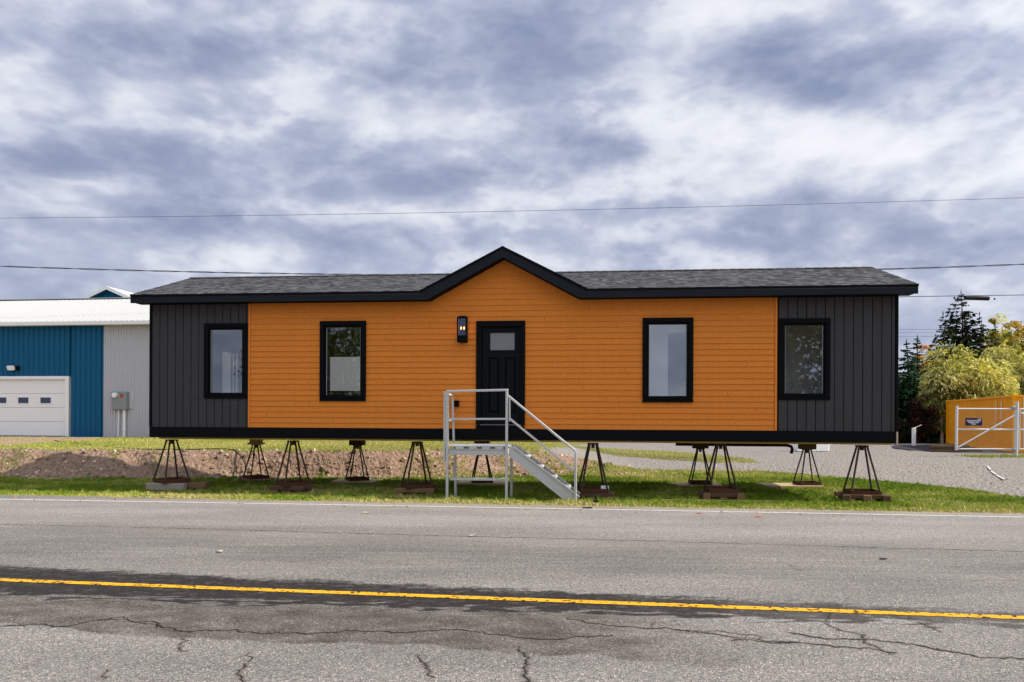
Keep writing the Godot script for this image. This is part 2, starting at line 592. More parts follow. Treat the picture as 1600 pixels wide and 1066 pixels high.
func road_wear() -> Texture2D:
	# wear and stains of the asphalt over X -13..13, d 3..13.5: tarred strip, older brown strip, seam, cracks
	var W = 1664
	var H = 896
	var data = PackedByteArray()
	data.resize(W * H * 3)
	var n1 = FastNoiseLite.new()
	n1.seed = 3
	n1.frequency = 1.0
	n1.fractal_octaves = 4
	var n2 = FastNoiseLite.new()
	n2.seed = 14
	n2.frequency = 0.35
	n2.fractal_octaves = 3
	for j in H:
		var d = 3.0 + 10.5 * (j + 0.5) / H
		for i in W:
			var x = -13.0 + 26.0 * (i + 0.5) / W
			var s = d - yellow_d(x)          # metres beyond the yellow line
			var r = 0.0
			var br = 0.0
			var g = 0.86
			if s > -2.2 and s < 1.3:
				var ragged = n1.get_noise_2d(x * 1.4, d * 7.0)
				var up = clamp(0.33 - 0.042 * x, 0.06, 0.75) + 0.13 * ragged
				var dn = clamp(0.36 - 0.035 * x, 0.10, 0.7) + 0.30 * n1.get_noise_2d(x * 2.2 + 40.0, d * 8.0)
				var dens = clamp(1.0 - 0.17 * (x - 0.6) + 0.25 * n2.get_noise_2d(x * 3.0, 5.0), 0.30, 1.0)
				r = dens * (1.0 - smoothstep(up - 0.10, up + 0.10, s + 0.10 * n1.get_noise_2d(x * 11.0, d * 11.0))) * smoothstep(-dn - 0.05, -dn + 0.05, s)
				r *= clamp(1.0 + 0.45 * n1.get_noise_2d(x * 9.0, d * 9.0) + 0.35 * n1.get_noise_2d(x * 2.0, d * 9.0), 0.3, 1.0)
				var lo = -1.42 - 0.03 * x + 0.16 * n1.get_noise_2d(x * 0.8, 50.0)
				br = smoothstep(lo - 0.02, lo + 0.03, s) * (1.0 - smoothstep(-dn - 0.12, -dn + 0.02, s)) * (1.0 - smoothstep(0.2, 1.6, x + 0.5 * ragged)) * (0.68 + 0.6 * n1.get_noise_2d(x * 2.0, d * 3.0))
			var t = n2.get_noise_2d(x * 0.7, d * 2.4)
			g += 0.10 * t
			g -= 0.10 * exp(-pow((d - 8.1 + 0.13 * x) / 0.9, 2.0)) * (0.6 + n1.get_noise_2d(x * 0.5, d * 9.0))   # wheel track, polished and dark
			g += 0.10 * smoothstep(9.0, 11.0, d + 0.13 * x)
			var R = g
			var G = g
			var B = g
			br = clamp(br, 0.0, 1.0)
			R = lerp(R, R * 0.66, br); G = lerp(G, G * 0.63, br); B = lerp(B, B * 0.605, br)
			R = lerp(R, 0.30, r); G = lerp(G, 0.288, r); B = lerp(B, 0.29, r)
			# the far shoulder, dusty
			var sh = smoothstep(12.3, 12.9, d + 0.112 * x)
			R = lerp(R, R * 1.04, sh); B = lerp(B, B * 0.94, sh)
			var o = (j * W + i) * 3
			data[o] = int(clamp(R, 0.0, 1.0) * 255.0)
			data[o + 1] = int(clamp(G, 0.0, 1.0) * 255.0)
			data[o + 2] = int(clamp(B, 0.0, 1.0) * 255.0)
	var im = Image.create_from_data(W, H, false, Image.FORMAT_RGB8, data)
	cracks = [
		[1.0, [0, 978], [60, 975], [100, 980], [160, 968], [235, 972], [270, 983], [295, 988], [330, 984], [400, 990], [500, 990], [560, 985], [640, 988], [720, 984], [800, 996], [860, 999], [960, 994]],
		[0.7, [160, 968], [190, 966], [215, 974], [262, 980]],
		[0.8, [890, 968], [950, 978], [1040, 983], [1100, 990], [1180, 1000], [1250, 1005]],
		[0.9, [1140, 1000], [1190, 1003], [1280, 1008], [1370, 1016], [1400, 1020]],
		[1.0, [1240, 990], [1290, 998], [1360, 1000], [1420, 1006], [1500, 1022], [1530, 1027], [1600, 1030], [1700, 1042]],
		[0.8, [812, 1012], [822, 1022], [825, 1040], [818, 1066], [815, 1085]],
		[0.6, [388, 1020], [392, 1030], [372, 1050], [374, 1075]],
		[0.55, [658, 1025], [664, 1040], [677, 1058]],
		[0.5, [290, 990], [283, 1005], [278, 1020]],
		[0.6, [1298, 958], [1296, 975], [1306, 985], [1352, 992], [1350, 1004], [1392, 1022]],
		[0.5, [1060, 985], [1100, 985], [1180, 993], [1192, 1003]],
		[0.5, [1420, 965], [1450, 980], [1475, 988]],
		[0.75, [0, 820], [200, 824], [400, 829], [600, 835], [800, 840], [1000, 845], [1200, 851], [1400, 857], [1600, 862]],
		[0.3, [380, 876], [450, 879], [560, 880], [700, 884]],
		[0.35, [1235, 882], [1250, 893]], [0.3, [1560, 900], [1600, 910]], [0.4, [1020, 978], [1026, 966]], [0.35, [40, 1045], [55, 1035]], [0.4, [170, 1060], [172, 1045]],
	]
	for cr in cracks:
		for k in range(1, cr.size() - 1):
			var a = on_ground(cr[k][0], cr[k][1], ROAD)
			var b = on_ground(cr[k + 1][0], cr[k + 1][1], ROAD)
			var steps = int((b - a).length() / 0.008) + 1
			for s in steps:
				var p = a.lerp(b, float(s) / steps)
				var px = p.x + 0.05 * n1.get_noise_2d(p.x * 5.0, p.z * 5.0) + 0.02 * n1.get_noise_2d(p.x * 20.0, p.z * 20.0)
				var pz = -p.z + 0.05 * n1.get_noise_2d(p.x * 5.0 + 30.0, p.z * 5.0) + 0.025 * n1.get_noise_2d(p.x * 18.0 + 9.0, p.z * 18.0)
				var wide = cr[0] * (0.9 + 0.9 * n1.get_noise_2d(p.x * 3.0 + 70.0, p.z * 3.0))
				var ci = int((px + 13.0) / 26.0 * W)
				var cj = int((pz - 3.0) / 10.5 * H)
				for dj in range(-1, 2):
					for di in range(-1, 2):
						var q = 0.5 if (di == 0 and dj == 0) else (0.78 if (dj == 0 or di == 0) else 0.92)
						var f = lerp(1.0, q, clamp(wide, 0.0, 1.0))
						if ci + di >= 0 and ci + di < W and cj + dj >= 0 and cj + dj < H:
							var old = im.get_pixel(ci + di, cj + dj)
							var to = Color(f * 0.9, f * 0.88, f * 0.87)
							im.set_pixel(ci + di, cj + dj, Color(min(old.r, to.r), min(old.g, to.g), min(old.b, to.b)))
	return ImageTexture.create_from_image(im)

# ---------------------------------------------------------------- terrain
func bank_foot(x) -> float:
	return 19.05 + 0.06 * clamp(x + 6.0, -4.0, 3.0) + smoothstep(-3.0, 2.5, x) * 1.2 + 0.30 * bump.get_noise_2d(x * 0.9, 2.0)

func bank_top(x) -> float:
	return 19.95 + smoothstep(-4.0, 1.0, x) * 2.5 + 0.15 * bump.get_noise_2d(x * 0.8, 22.0)

func verge_end(x) -> float:     # where the grass in front gives way to dirt or gravel
	var d = 22.2
	if x > 7.0:
		d = 22.0 - 1.25 * (x - 7.0) if x < 8.4 else (20.2 - 1.85 * (x - 8.4) if x < 9.7 else 17.8 - 7.0 * (x - 9.7))
	return min(bank_foot(x), d) if x < 1.5 else lerp(min(bank_foot(x), d), d, smoothstep(1.5, 3.0, x))

func height(x, d) -> float:
	var h = lerp(ROAD - 0.01, 0.0, smoothstep(12.6, 14.6, d + 0.118 * x))
	h -= 0.04 * exp(-pow((d - 17.6) / 1.2, 2.0)) * (1.0 - smoothstep(-1.0, 3.0, x))
	var up = 0.635 * (1.0 - smoothstep(-0.5, 4.5, x))
	var t = smoothstep(bank_foot(x), bank_top(x), d)
	h += up * t
	var face = t * (1.0 - t) * 4.0 * up / 0.635
	h += 0.17 * face * bump.get_noise_2d(x * 1.6, d * 1.6) + 0.055 * face * bump.get_noise_2d(x * 4.0, d * 4.0)
	h += 0.02 * bump.get_noise_2d(x * 1.5, d * 1.5) * smoothstep(12.9, 13.8, d + 0.118 * x)
	if in_tongue(x, d) > 0.0:
		h += 0.13 * min(1.0, in_tongue(x, d) * 2.5)
	if x > 5.0:
		h += 0.03 * broad.get_noise_2d(x, d)
	return h

const TONGUE = [[2.6, 35.2], [4.0, 30.0], [6.9, 25.7], [8.5, 25.9], [7.6, 29.2], [6.9, 31.8]]
func in_tongue(x, d) -> float:   # distance inside the lawn tongue in the gravel, negative outside
	var best = 1e9
	for i in TONGUE.size():
		var a = Vector2(TONGUE[i][0], TONGUE[i][1])
		var b = Vector2(TONGUE[(i + 1) % TONGUE.size()][0], TONGUE[(i + 1) % TONGUE.size()][1])
		var e = (b - a).normalized()
		best = min(best, e.cross(Vector2(x, d) - a))
	return best

func ground_kind(x, d) -> int:   # 0 verge, 1 bank, 2 lawn, 3 gravel, 4 brown gravel
	var j = 0.22 * bump.get_noise_2d(x * 2.5, d * 2.5)
	if d + j < verge_end(x):
		return 0
	if in_tongue(x, d) + j * 0.5 > 0.0:
		return 2
	if x > 0.4 + 0.17 * (d - 21.0) + 2.0 * j:
		return 3 if x > 2.5 + 3.0 * j or d > 23.0 else 1
	if d + j < bank_top(x) + 0.02:
		return 1
	if x < -14.6 - 0.10 * (d - 22.0) + 3.0 * j:
		return 4
	return 2

func make_terrain():
	var cell = 0.14
	var nx = 471
	var nd = 243
	var x0 = -33.0
	var d0 = 12.0
	var hs = PackedFloat32Array()
	hs.resize((nx + 1) * (nd + 1))
	for i in nx + 1:
		for k in nd + 1:
			hs[i * (nd + 1) + k] = height(x0 + i * cell, d0 + k * cell)
	var parts = []
	for q in 5:
		parts.append([PackedVector3Array(), PackedVector3Array()])
	for i in nx:
		for k in nd:
			var x = x0 + i * cell
			var d = d0 + k * cell
			if d + cell < 12.7 - 0.118 * x + 0.0008 * x * x:
				continue
			var kind = ground_kind(x + cell * 0.5, d + cell * 0.5)
			var P = []
			var N = []
			for q in [[0, 0], [1, 0], [1, 1], [0, 1]]:
				var ii = i + q[0]
				var kk = k + q[1]
				var hh = hs[ii * (nd + 1) + kk]
				P.append(Vector3(x0 + ii * cell, hh, -(d0 + kk * cell)))
				var hx = hs[min(ii + 1, nx) * (nd + 1) + kk] - hs[max(ii - 1, 0) * (nd + 1) + kk]
				var hk = hs[ii * (nd + 1) + min(kk + 1, nd)] - hs[ii * (nd + 1) + max(kk - 1, 0)]
				N.append(Vector3(-hx, 2.0 * cell, hk).normalized())
			for t in [0, 2, 1, 0, 3, 2]:
				parts[kind][0].append(P[t])
				parts[kind][1].append(N[t])
	var called = ["grass_verge", "dirt_bank", "lawn", "gravel_lot", "gravel_driveway"]
	var labels = ["strip of grass between the road and the bank", "bare brown dirt bank behind the house", "raised lawn before the blue building", "open grey gravel lot on the right", "brown gravel in front of the garage door"]
	var mats = [M.grass, M.dirt, M.lawn, M.gravel, M.brown_gravel]
	for q in 5:
		var arr = []
		arr.resize(Mesh.ARRAY_MAX)
		arr[Mesh.ARRAY_VERTEX] = parts[q][0]
		arr[Mesh.ARRAY_NORMAL] = parts[q][1]
		var am = ArrayMesh.new()
		am.add_surface_from_arrays(Mesh.PRIMITIVE_TRIANGLES, arr)
		struct(called[q], am, mats[q], labels[q])
	# the land all round, out to the horizon and behind the camera
	var far = MB.new()
	far.quad(Vector3(-900, -0.16, 900), Vector3(900, -0.16, 900), Vector3(900, -0.16, -900), Vector3(-900, -0.16, -900))
	struct("ground", far, M.lawn, "flat grassy land out to the horizon")
	var near = MB.new()
	near.quad(Vector3(-90, 0.03, 60), Vector3(90, 0.03, 60), Vector3(90, 0.03, 2.0), Vector3(-90, 0.03, 2.0))
	struct("roadside", near, M.grass, "grass on the near side of the road")

# ---------------------------------------------------------------- house
const WINS = [[-6.035, -5.137, 1.879, 3.375], [-3.645, -2.716, 1.834, 3.404], [2.618, 3.552, 1.826, 3.408], [5.095, 6.008, 1.878, 3.373]]
const GLASS_MARGIN = 0.115
const DEPTH = 3.6
const RIDGE_Z = -1.95
const RIDGE_Y = 4.66
const EAVE_Z = 0.33
const EAVE_Y = 3.925
const PITCH = 0.3224          # (RIDGE_Y - EAVE_Y) / (EAVE_Z - RIDGE_Z)

func wall_with_holes(mb, x0, x1, y0, y1, z0, z1, holes):
	var xs = [x0, x1]
	for q in holes:
		xs.append(q[0])
		xs.append(q[1])
	xs.sort()
	for i in xs.size() - 1:
		if xs[i + 1] - xs[i] < 0.001:
			continue
		var m = (xs[i] + xs[i + 1]) * 0.5
		var y = y0
		for q in holes:
			if m > q[0] and m < q[1]:
				if q[2] > y + 0.001:
					mb.span(Vector3(xs[i], y, z0), Vector3(xs[i + 1], q[2], z1))
				y = q[3]
		mb.span(Vector3(xs[i], y, z0), Vector3(xs[i + 1], y1, z1))

func rake_y(x) -> float:      # underside of the gable's slope
	return 4.53 - 0.54 * abs(x)

func make_house():
	var H = thing("modular_house", "long single storey house with orange lap siding and charcoal ends, raised on steel stands", "house", HOUSE_AT, HOUSE_TURN)
	var mb = MB.new()
	var holes = []
	for w in WINS:
		holes.append([w[0] + 0.1, w[1] - 0.1, w[2] + 0.1, w[3] - 0.1])
	holes.insert(2, [-0.45, 0.32, 1.39, 3.27])
	wall_with_holes(mb, -7.17, 7.17, 1.10, 3.76, -0.14, -0.012, holes)
	mb.prism([Vector3(-1.42, 3.76, -0.14), Vector3(1.42, 3.76, -0.14), Vector3(0, 4.53, -0.14)], Vector3(0, 0, 0.128))
	obj("front_wall", mb, M.sheathing, H)
	mb = MB.new()
	wall_with_holes(mb, -7.17, 7.17, 1.10, 3.95, -DEPTH, -DEPTH + 0.13, [[-4.72, -3.90, 2.15, 2.98], [-0.6, 0.4, 2.1, 3.1], [4.6, 5.4, 2.1, 3.2]])
	obj("rear_wall", mb, M.dark0, H)
	for s in [-1, 1]:
		mb = MB.new()
		var x = 7.17 * s
		mb.prism([Vector3(x, 1.10, -0.145), Vector3(x, 3.78, -0.145), Vector3(x, 4.42, RIDGE_Z), Vector3(x, 3.88, -DEPTH + 0.135), Vector3(x, 1.10, -DEPTH + 0.135)], Vector3(-0.13 * s, 0, 0))
		var e = obj("end_wall", mb, M.sheathing, H)
		var k = 0
		var z = -0.02
		while z > -DEPTH + 0.05:
			var z2 = max(z - 0.158, -DEPTH + 0.01)
			mb = MB.new()
			var top = func(q): return (3.80 if q > -0.1 else 3.93 + 0.30 * (EAVE_Z - q) - 0.2) if q > RIDGE_Z else 4.40 - 0.29 * (RIDGE_Z - q)
			mb.prism([Vector3(x + 0.002 * s, 1.31, z), Vector3(x + 0.002 * s, 1.31, z2), Vector3(x + 0.002 * s, top.call(z2), z2), Vector3(x + 0.002 * s, top.call(z), z)], Vector3(0.016 * s, 0, 0))
			obj("siding_board", mb, M["dark%d" % (k % 4)], e)
			z -= 0.17
			k += 1
		mb = MB.new()
		mb.span(Vector3(x + 0.002 * s, 1.102, -DEPTH), Vector3(x + 0.02 * s, 1.305, 0.0))
		obj("skirt_board", mb, M.black_trim, e)
	# rooms
	mb = MB.new()
	mb.span(Vector3(-7.04, 1.13, -DEPTH + 0.13), Vector3(7.04, 1.35, -0.14))
	obj("floor", mb, M.floor, H)
	mb = MB.new()
	mb.span(Vector3(-7.04, 3.62, -DEPTH + 0.13), Vector3(7.04, 3.70, -0.14))
	obj("ceiling", mb, M.inside, H)
	for p in [[-1.4, -1.3], [0.9, 1.0], [4.4, 4.5], [-4.95, -4.87]]:
		mb = MB.new()
		mb.span(Vector3(p[0], 1.35, -DEPTH + 0.13), Vector3(p[1], 3.62, -0.14))
		obj("partition_wall", mb, M.inside, H)
	var light_wall = sm(lin(0.85, 0.86, 0.85), 0.8)
	var e0 = on_plane(house_xf, 1044, 520, -0.6)
	mb = MB.new()
	mb.span(Vector3(1.01, 1.352, -0.70), Vector3(e0.x, 3.618, -0.6))
	mb.span(Vector3(e0.x, e0.y, -0.70), Vector3(4.39, 3.618, -0.6))
	obj("partition_wall", mb, light_wall, H)
	mb = MB.new()
	var e1 = on_plane(house_xf, 347.5, 549, -0.6)
	var e2 = on_plane(house_xf, 360, 552, -0.6)
	var e3 = on_plane(house_xf, 364.5, 552, -0.6)
	var e4 = on_plane(house_xf, 370, 552, -0.6)
	mb.prism([Vector3(e1.x, 1.352, -0.6), Vector3(e2.x, 1.352, -0.6), Vector3(e2.x, e2.y, -0.6), Vector3(e1.x, e1.y, -0.6)], Vector3(0, 0, -0.05))
	mb.span(Vector3(e3.x - 0.015, 1.352, -0.65), Vector3(e3.x + 0.012, e3.y, -0.6))
	mb.span(Vector3(e4.x - 0.02, 1.352, -0.65), Vector3(e4.x + 0.01, e4.y, -0.6))
	obj("interior_trim", mb, light_wall, H)
	mb = MB.new()
	mb.span(Vector3(4.51, 1.352, -1.35), Vector3(7.03, 3.618, -1.25))  # added pale wall close behind the right window to brighten the room
	obj("partition_wall", mb, light_wall, H)
	# underside beams
	mb = MB.new()
	mb.span(Vector3(-7.05, 1.062, -0.30), Vector3(7.13, 1.10, -0.08), 0.004)
	obj("sill_plate", mb, M.pine, H)
	mb = MB.new()
	mb.span(Vector3(-7.05, 1.045, -DEPTH + 0.1), Vector3(7.1, 1.10, -DEPTH + 0.35), 0.004)
	obj("sill_plate", mb, M.pine, H)
	mb = MB.new()
	mb.span(Vector3(-7.1, 1.09, -DEPTH + 0.36), Vector3(7.1, 1.128, -0.31))
	obj("underside", mb, sm(lin(0.03, 0.03, 0.03), 0.9), H)
	# orange lap siding, board by board
	var row = 0
	var y = 1.296
	while y < 4.50:
		var y2 = y + 0.1085
		var xl = -5.08
		var xr = 5.03
		var ql = xl
		var qr = xr
		if y2 > 3.80:
			qr = (4.545 - y2) / 0.54
			ql = -qr
			if y > 3.74:
				xr = (4.545 - y) / 0.54
				xl = -xr
			if qr < 0.0:
				qr = 0.0
				ql = 0.0
		var cuts = []
		for w in [WINS[1], WINS[2], [-0.545, 0.40, 1.10, 3.375]]:
			if y + 0.07 < w[3] and y2 - 0.07 > w[2]:
				cuts.append([w[0] + 0.03, w[1] - 0.03])
				var fill = []
				if y2 > w[3] - 0.03:
					fill = [max(y, w[3] - 0.05), y2]
				elif y < w[2] + 0.03 and w[2] > 1.2:
					fill = [y, min(y2, w[2] + 0.05)]
				if fill:     # the board is notched round the trim
					mb = MB.new()
					lap(mb, w[0] + 0.031, w[1] - 0.031, w[0] + 0.031, w[1] - 0.031, fill[0], fill[1])
					obj("lap_board", mb, M.orange1, H)
		cuts.append([xr, xr])
		cuts.sort_custom(func(a, b): return a[0] < b[0])
		var at_x = xl
		for c in cuts:
			var px = at_x
			while px < c[0] - 0.02:
				var joint = (ceil((px + 20.0 + fmod(row * 1.37, 3.6)) / 3.6 + 0.02) * 3.6) - 20.0 - fmod(row * 1.37, 3.6)
				var ex = c[0]
				if joint < c[0] - 0.3 and joint > px + 0.3:
					ex = joint
				var a = px
				var b = ex
				var a2 = max(a, ql) if a > xl + 0.01 else ql
				var b2 = min(b, qr) if b < xr - 0.01 else qr
				if b2 >= a2:
					mb = MB.new()
					lap(mb, a + 0.002, b - 0.002, a2 + 0.002, b2 - 0.002, y, y2)
					obj("lap_board", mb, M["orange%d" % ((row * 7 + int(px * 3.0 + 40.0)) % 4)], H)
				px = ex
			at_x = c[1]
		y = y2
		row += 1
	for x in [-5.10, 5.05]:
		mb = MB.new()
		mb.span(Vector3(x - 0.019, 1.30, -0.012), Vector3(x + 0.019, 3.765, 0.026), 0.004)
		obj("corner_trim", mb, M.orange_trim, H)
	# charcoal boards standing on end
	for s in [[-7.15, -5.125], [5.078, 7.15]]:
		var x = s[0]
		if s[0] > 0:
			x = 5.078
		var k = 0
		while x < s[1] - 0.03:
			var x2 = min(x + 0.1655, s[1])
			if s[0] > 0 and k == 0:
				x2 = x + 0.0175
			var w = WINS[0] if s[0] < 0 else WINS[3]
			var runs = [[1.30, 3.765]]
			if x2 > w[0] + 0.02 and x < w[1] - 0.02:
				runs = [[1.30, w[2] + 0.03], [w[3] - 0.03, 3.765]]
				var beside = [x, w[0] + 0.03] if x < w[0] + 0.02 else ([w[1] - 0.03, x2] if x2 > w[1] - 0.02 else [])
				if beside and beside[1] - beside[0] > 0.035:
					mb = MB.new()
					mb.span(Vector3(beside[0] + 0.0045, w[2] + 0.031, -0.012), Vector3(beside[1] - 0.0045, w[3] - 0.031, 0.012), 0.003)
					obj("siding_board", mb, M["dark%d" % ((k * 3) % 4)], H)
			for r in runs:
				mb = MB.new()
				mb.span(Vector3(x + 0.0065, r[0], -0.012), Vector3(x2 - 0.0065, r[1], 0.014), 0.004)
				obj("siding_board", mb, M["dark%d" % ((k * 3) % 4)], H)
			x = x2
			k += 1
	for x in [-7.175, 7.175]:
		mb = MB.new()
		mb.span(Vector3(x - 0.024, 1.305, -0.05), Vector3(x + 0.024, 3.77, 0.03), 0.004)
		obj("corner_trim", mb, M.black_trim, H)
	mb = MB.new()
	mb.span(Vector3(-7.19, 1.098, -0.03), Vector3(7.165, 1.309, 0.034), 0.004)
	obj("skirt_board", mb, M.black_trim, H)
	mb = MB.new()
	mb.span(Vector3(7.168, 1.07, -0.05), Vector3(7.20, 1.312, 0.02), 0.003)
	obj("skirt_end", mb, sm(lin(0.5, 0.36, 0.30), 0.85), H)
	for w in WINS:
		window(H, w)
	door(H)
	roof(H)
	mb = MB.new()
	mb.span(Vector3(-0.985, 1.73, 0.005), Vector3(-0.865, 1.85, 0.09), 0.012)
	mb.span(Vector3(-0.975, 1.83, 0.09), Vector3(-0.875, 1.848, 0.11), 0.004)
	obj("outlet_cover", mb, M.black, H)
	# drain pipe hanging below the rear edge
	var q = on_plane(house_xf, 1238, 698, -DEPTH + 0.2)
	mb = MB.new()
	mb.tube([Vector3(q.x - 2.6, q.y + 0.03, q.z), Vector3(q.x - 0.12, q.y + 0.03, q.z), Vector3(q.x - 0.02, q.y, q.z), Vector3(q.x, q.y - 0.06, q.z), Vector3(q.x - 0.02, q.y - 0.16, q.z)], 0.035, 8)
	obj("drain_pipe", mb, M.cable, H)
	# lantern beside the door
	var L = thing("wall_lantern", "tall black wall lantern with two glowing bulbs, left of the black front door", "wall lamp", house_xf * Vector3(-0.795, 2.962, 0.022), HOUSE_TURN)
	mb = MB.new()
	mb.span(Vector3(-0.085, 0.0, -0.004), Vector3(0.085, 0.50, 0.022), 0.005)
	obj("back_plate", mb, M.black, L)
	mb = MB.new()
	mb.span(Vector3(-0.095, 0.0, 0.022), Vector3(0.095, 0.13, 0.15), 0.008)
	obj("base", mb, M.black, L)
	mb = MB.new()
	mb.span(Vector3(-0.095, 0.455, 0.022), Vector3(0.095, 0.485, 0.15), 0.006)
	mb.span(Vector3(-0.07, 0.485, 0.022), Vector3(0.07, 0.505, 0.12), 0.005)
	obj("cap", mb, M.black, L)
	for x in [-0.085, 0.085]:
		mb = MB.new()
		mb.span(Vector3(x - 0.012, 0.13, 0.125), Vector3(x + 0.012, 0.455, 0.15), 0.003)
		obj("corner_bar", mb, M.black, L)
	var gl = sm(Color(0.5, 0.6, 0.8, 0.12), 0.05)
	gl.transparency = BaseMaterial3D.TRANSPARENCY_ALPHA
	mb = MB.new()
	mb.span(Vector3(-0.072, 0.132, 0.135), Vector3(0.072, 0.453, 0.139))
	obj("pane", mb, gl, L)
	var em = sm(Color(1.0, 0.75, 0.45), 0.5)
	em.emission_enabled = true
	em.emission = Color(1.0, 0.62, 0.34)
	em.emission_energy_multiplier = 4.0
	for x in [-0.028, 0.030]:
		mb = MB.new()
		mb.tube([Vector3(x, 0.13, 0.075), Vector3(x, 0.25, 0.075)], 0.008, 6)
		obj("candle_stem", mb, M.black, L)
		mb = MB.new()
		mb.tube([Vector3(x, 0.25, 0.075), Vector3(x, 0.262, 0.075), Vector3(x, 0.285, 0.075), Vector3(x, 0.300, 0.075)], 0.012, 8)
		var bulb = obj("bulb", mb, em, L)
		var o = OmniLight3D.new()
		o.name = "bulb_glow"
		o.position = Vector3(x, 0.28, 0.075)
		o.light_energy = 0.003
		o.light_color = Color(1.0, 0.68, 0.4)
		o.light_size = 0.013
		o.omni_range = 12.0
		o.omni_attenuation = 2.0
		o.shadow_enabled = true
		L.add_child(o)

func lap(mb, a, b, a2, b2, y, y2):    # one wedge-shaped lap board, thicker at its lower edge
	var zb = -0.012
	var mid = Vector3((a + b) * 0.5, (y + y2) * 0.5, -0.003)
	var p = [Vector3(a, y, zb), Vector3(b, y, zb), Vector3(b, y, 0.011), Vector3(a, y, 0.011)]
	var q = [Vector3(a2, y2, zb), Vector3(b2, y2, zb), Vector3(b2, y2, -0.004), Vector3(a2, y2, -0.004)]
	var e = [Vector3(a, y + 0.003, 0.0125), Vector3(b, y + 0.003, 0.0125)]
	mb.quad_out(p[0], p[1], p[2], p[3], mid)
	mb.quad_out(p[3], p[2], e[1], e[0], mid)
	mb.quad_out(e[0], e[1], q[2], q[3], mid)
	mb.quad_out(q[0], q[1], q[2], q[3], mid)
	mb.quad_out(p[0], p[3], q[3], q[0], mid)
	mb.quad_out(p[1], p[2], q[2], q[1], mid)

func window(H, w):
	var mb = MB.new()
	var t = 0.088
	# outer trim, butted: sides stand between head and sill
	mb.span(Vector3(w[0], w[3] - t, -0.01), Vector3(w[1], w[3], 0.048), 0.005)
	mb.span(Vector3(w[0], w[2], -0.01), Vector3(w[1], w[2] + t * 0.62, 0.046), 0.005)
	mb.span(Vector3(w[0] + 0.006, w[2] + t * 0.62, -0.01), Vector3(w[1] - 0.006, w[2] + t, 0.058), 0.006)
	mb.span(Vector3(w[0], w[2] + t, -0.01), Vector3(w[0] + t, w[3] - t, 0.045), 0.004)
	mb.span(Vector3(w[1] - t, w[2] + t, -0.01), Vector3(w[1], w[3] - t, 0.045), 0.004)
	var f = obj("window", mb, M.black, H)
	mb = MB.new()
	var a = w[0] + t
	var b = w[1] - t
	var c = w[2] + t
	var d = w[3] - t
	var s = 0.03
	mb.span(Vector3(a, d - s, -0.09), Vector3(b, d, 0.012), 0.004)
	mb.span(Vector3(a, c, -0.09), Vector3(b, c + s, 0.012), 0.004)
	mb.span(Vector3(a, c + s, -0.09), Vector3(a + s, d - s, 0.012), 0.004)
	mb.span(Vector3(b - s, c + s, -0.09), Vector3(b, d - s, 0.012), 0.004)
	obj("sash", mb, M.black, f)
	mb = MB.new()
	mb.span(Vector3(a + s, c + s, -0.024), Vector3(a + s + 0.012, d - s, -0.012))
	mb.span(Vector3(b - s - 0.012, c + s, -0.024), Vector3(b - s, d - s, -0.012))
	obj("glazing_bead", mb, sm(lin(0.3, 0.32, 0.35), 0.4), f)
	mb = MB.new()
	mb.quad(Vector3(a + s, c + s, -0.03), Vector3(b - s, c + s, -0.03), Vector3(b - s, d - s, -0.03), Vector3(a + s, d - s, -0.03))
	obj("pane", mb, M.glass, f)

func door(H):
	var mb = MB.new()
	# slab built round its openings, so that the panels and the light are really sunk in
	var z0 = -0.07
	var z1 = -0.02
	wall_with_holes(mb, -0.435, 0.305, 1.40, 3.262, z0, z1, [[-0.30, -0.10, 1.62, 2.68], [0.015, 0.22, 1.62, 2.68]].map(func(q): return q))
	var D = obj("door", MB_door(), M.door, H)
	mb = MB.new()
	mb.span(Vector3(-0.54, 3.27, -0.01), Vector3(0.405, 3.378, 0.05), 0.006)
	mb.span(Vector3(-0.54, 1.39, -0.01), Vector3(-0.44, 3.27, 0.046), 0.006)
	mb.span(Vector3(0.31, 1.39, -0.01), Vector3(0.405, 3.27, 0.046), 0.006)
	obj("door_frame", mb, M.black_trim, D)
	for p in [[-0.30, -0.10], [0.015, 0.22]]:
		mb = MB.new()
		mb.span(Vector3(p[0] + 0.02, 1.64, -0.06), Vector3(p[1] - 0.02, 2.66, -0.024), 0.012)
		obj("door_panel", mb, M.door, D)
	mb = MB.new()
	for e in [[-0.30, 0.225, 3.155, 3.185], [-0.30, 0.225, 2.79, 2.82], [-0.30, -0.275, 2.82, 3.155], [0.20, 0.225, 2.82, 3.155]]:
		mb.span(Vector3(e[0], e[2], -0.04), Vector3(e[1], e[3], -0.008), 0.004)
	obj("glazing_frame", mb, M.door, D)
	mb = MB.new()
	mb.quad(Vector3(-0.275, 2.82, -0.03), Vector3(0.20, 2.82, -0.03), Vector3(0.20, 3.155, -0.03), Vector3(-0.275, 3.155, -0.03))
	obj("pane", mb, M.frosted, D)
	mb = MB.new()
	mb.span(Vector3(-0.46, 1.375, -0.06), Vector3(0.335, 1.398, 0.062), 0.004)
	obj("threshold", mb, sm(lin(0.12, 0.12, 0.13), 0.4, 0.6), D)
	mb = MB.new()
	mb.span(Vector3(-0.54, 1.0985, 0.0345), Vector3(0.405, 1.372, 0.044), 0.003)
	obj("kick_panel", mb, M.black_trim, D)

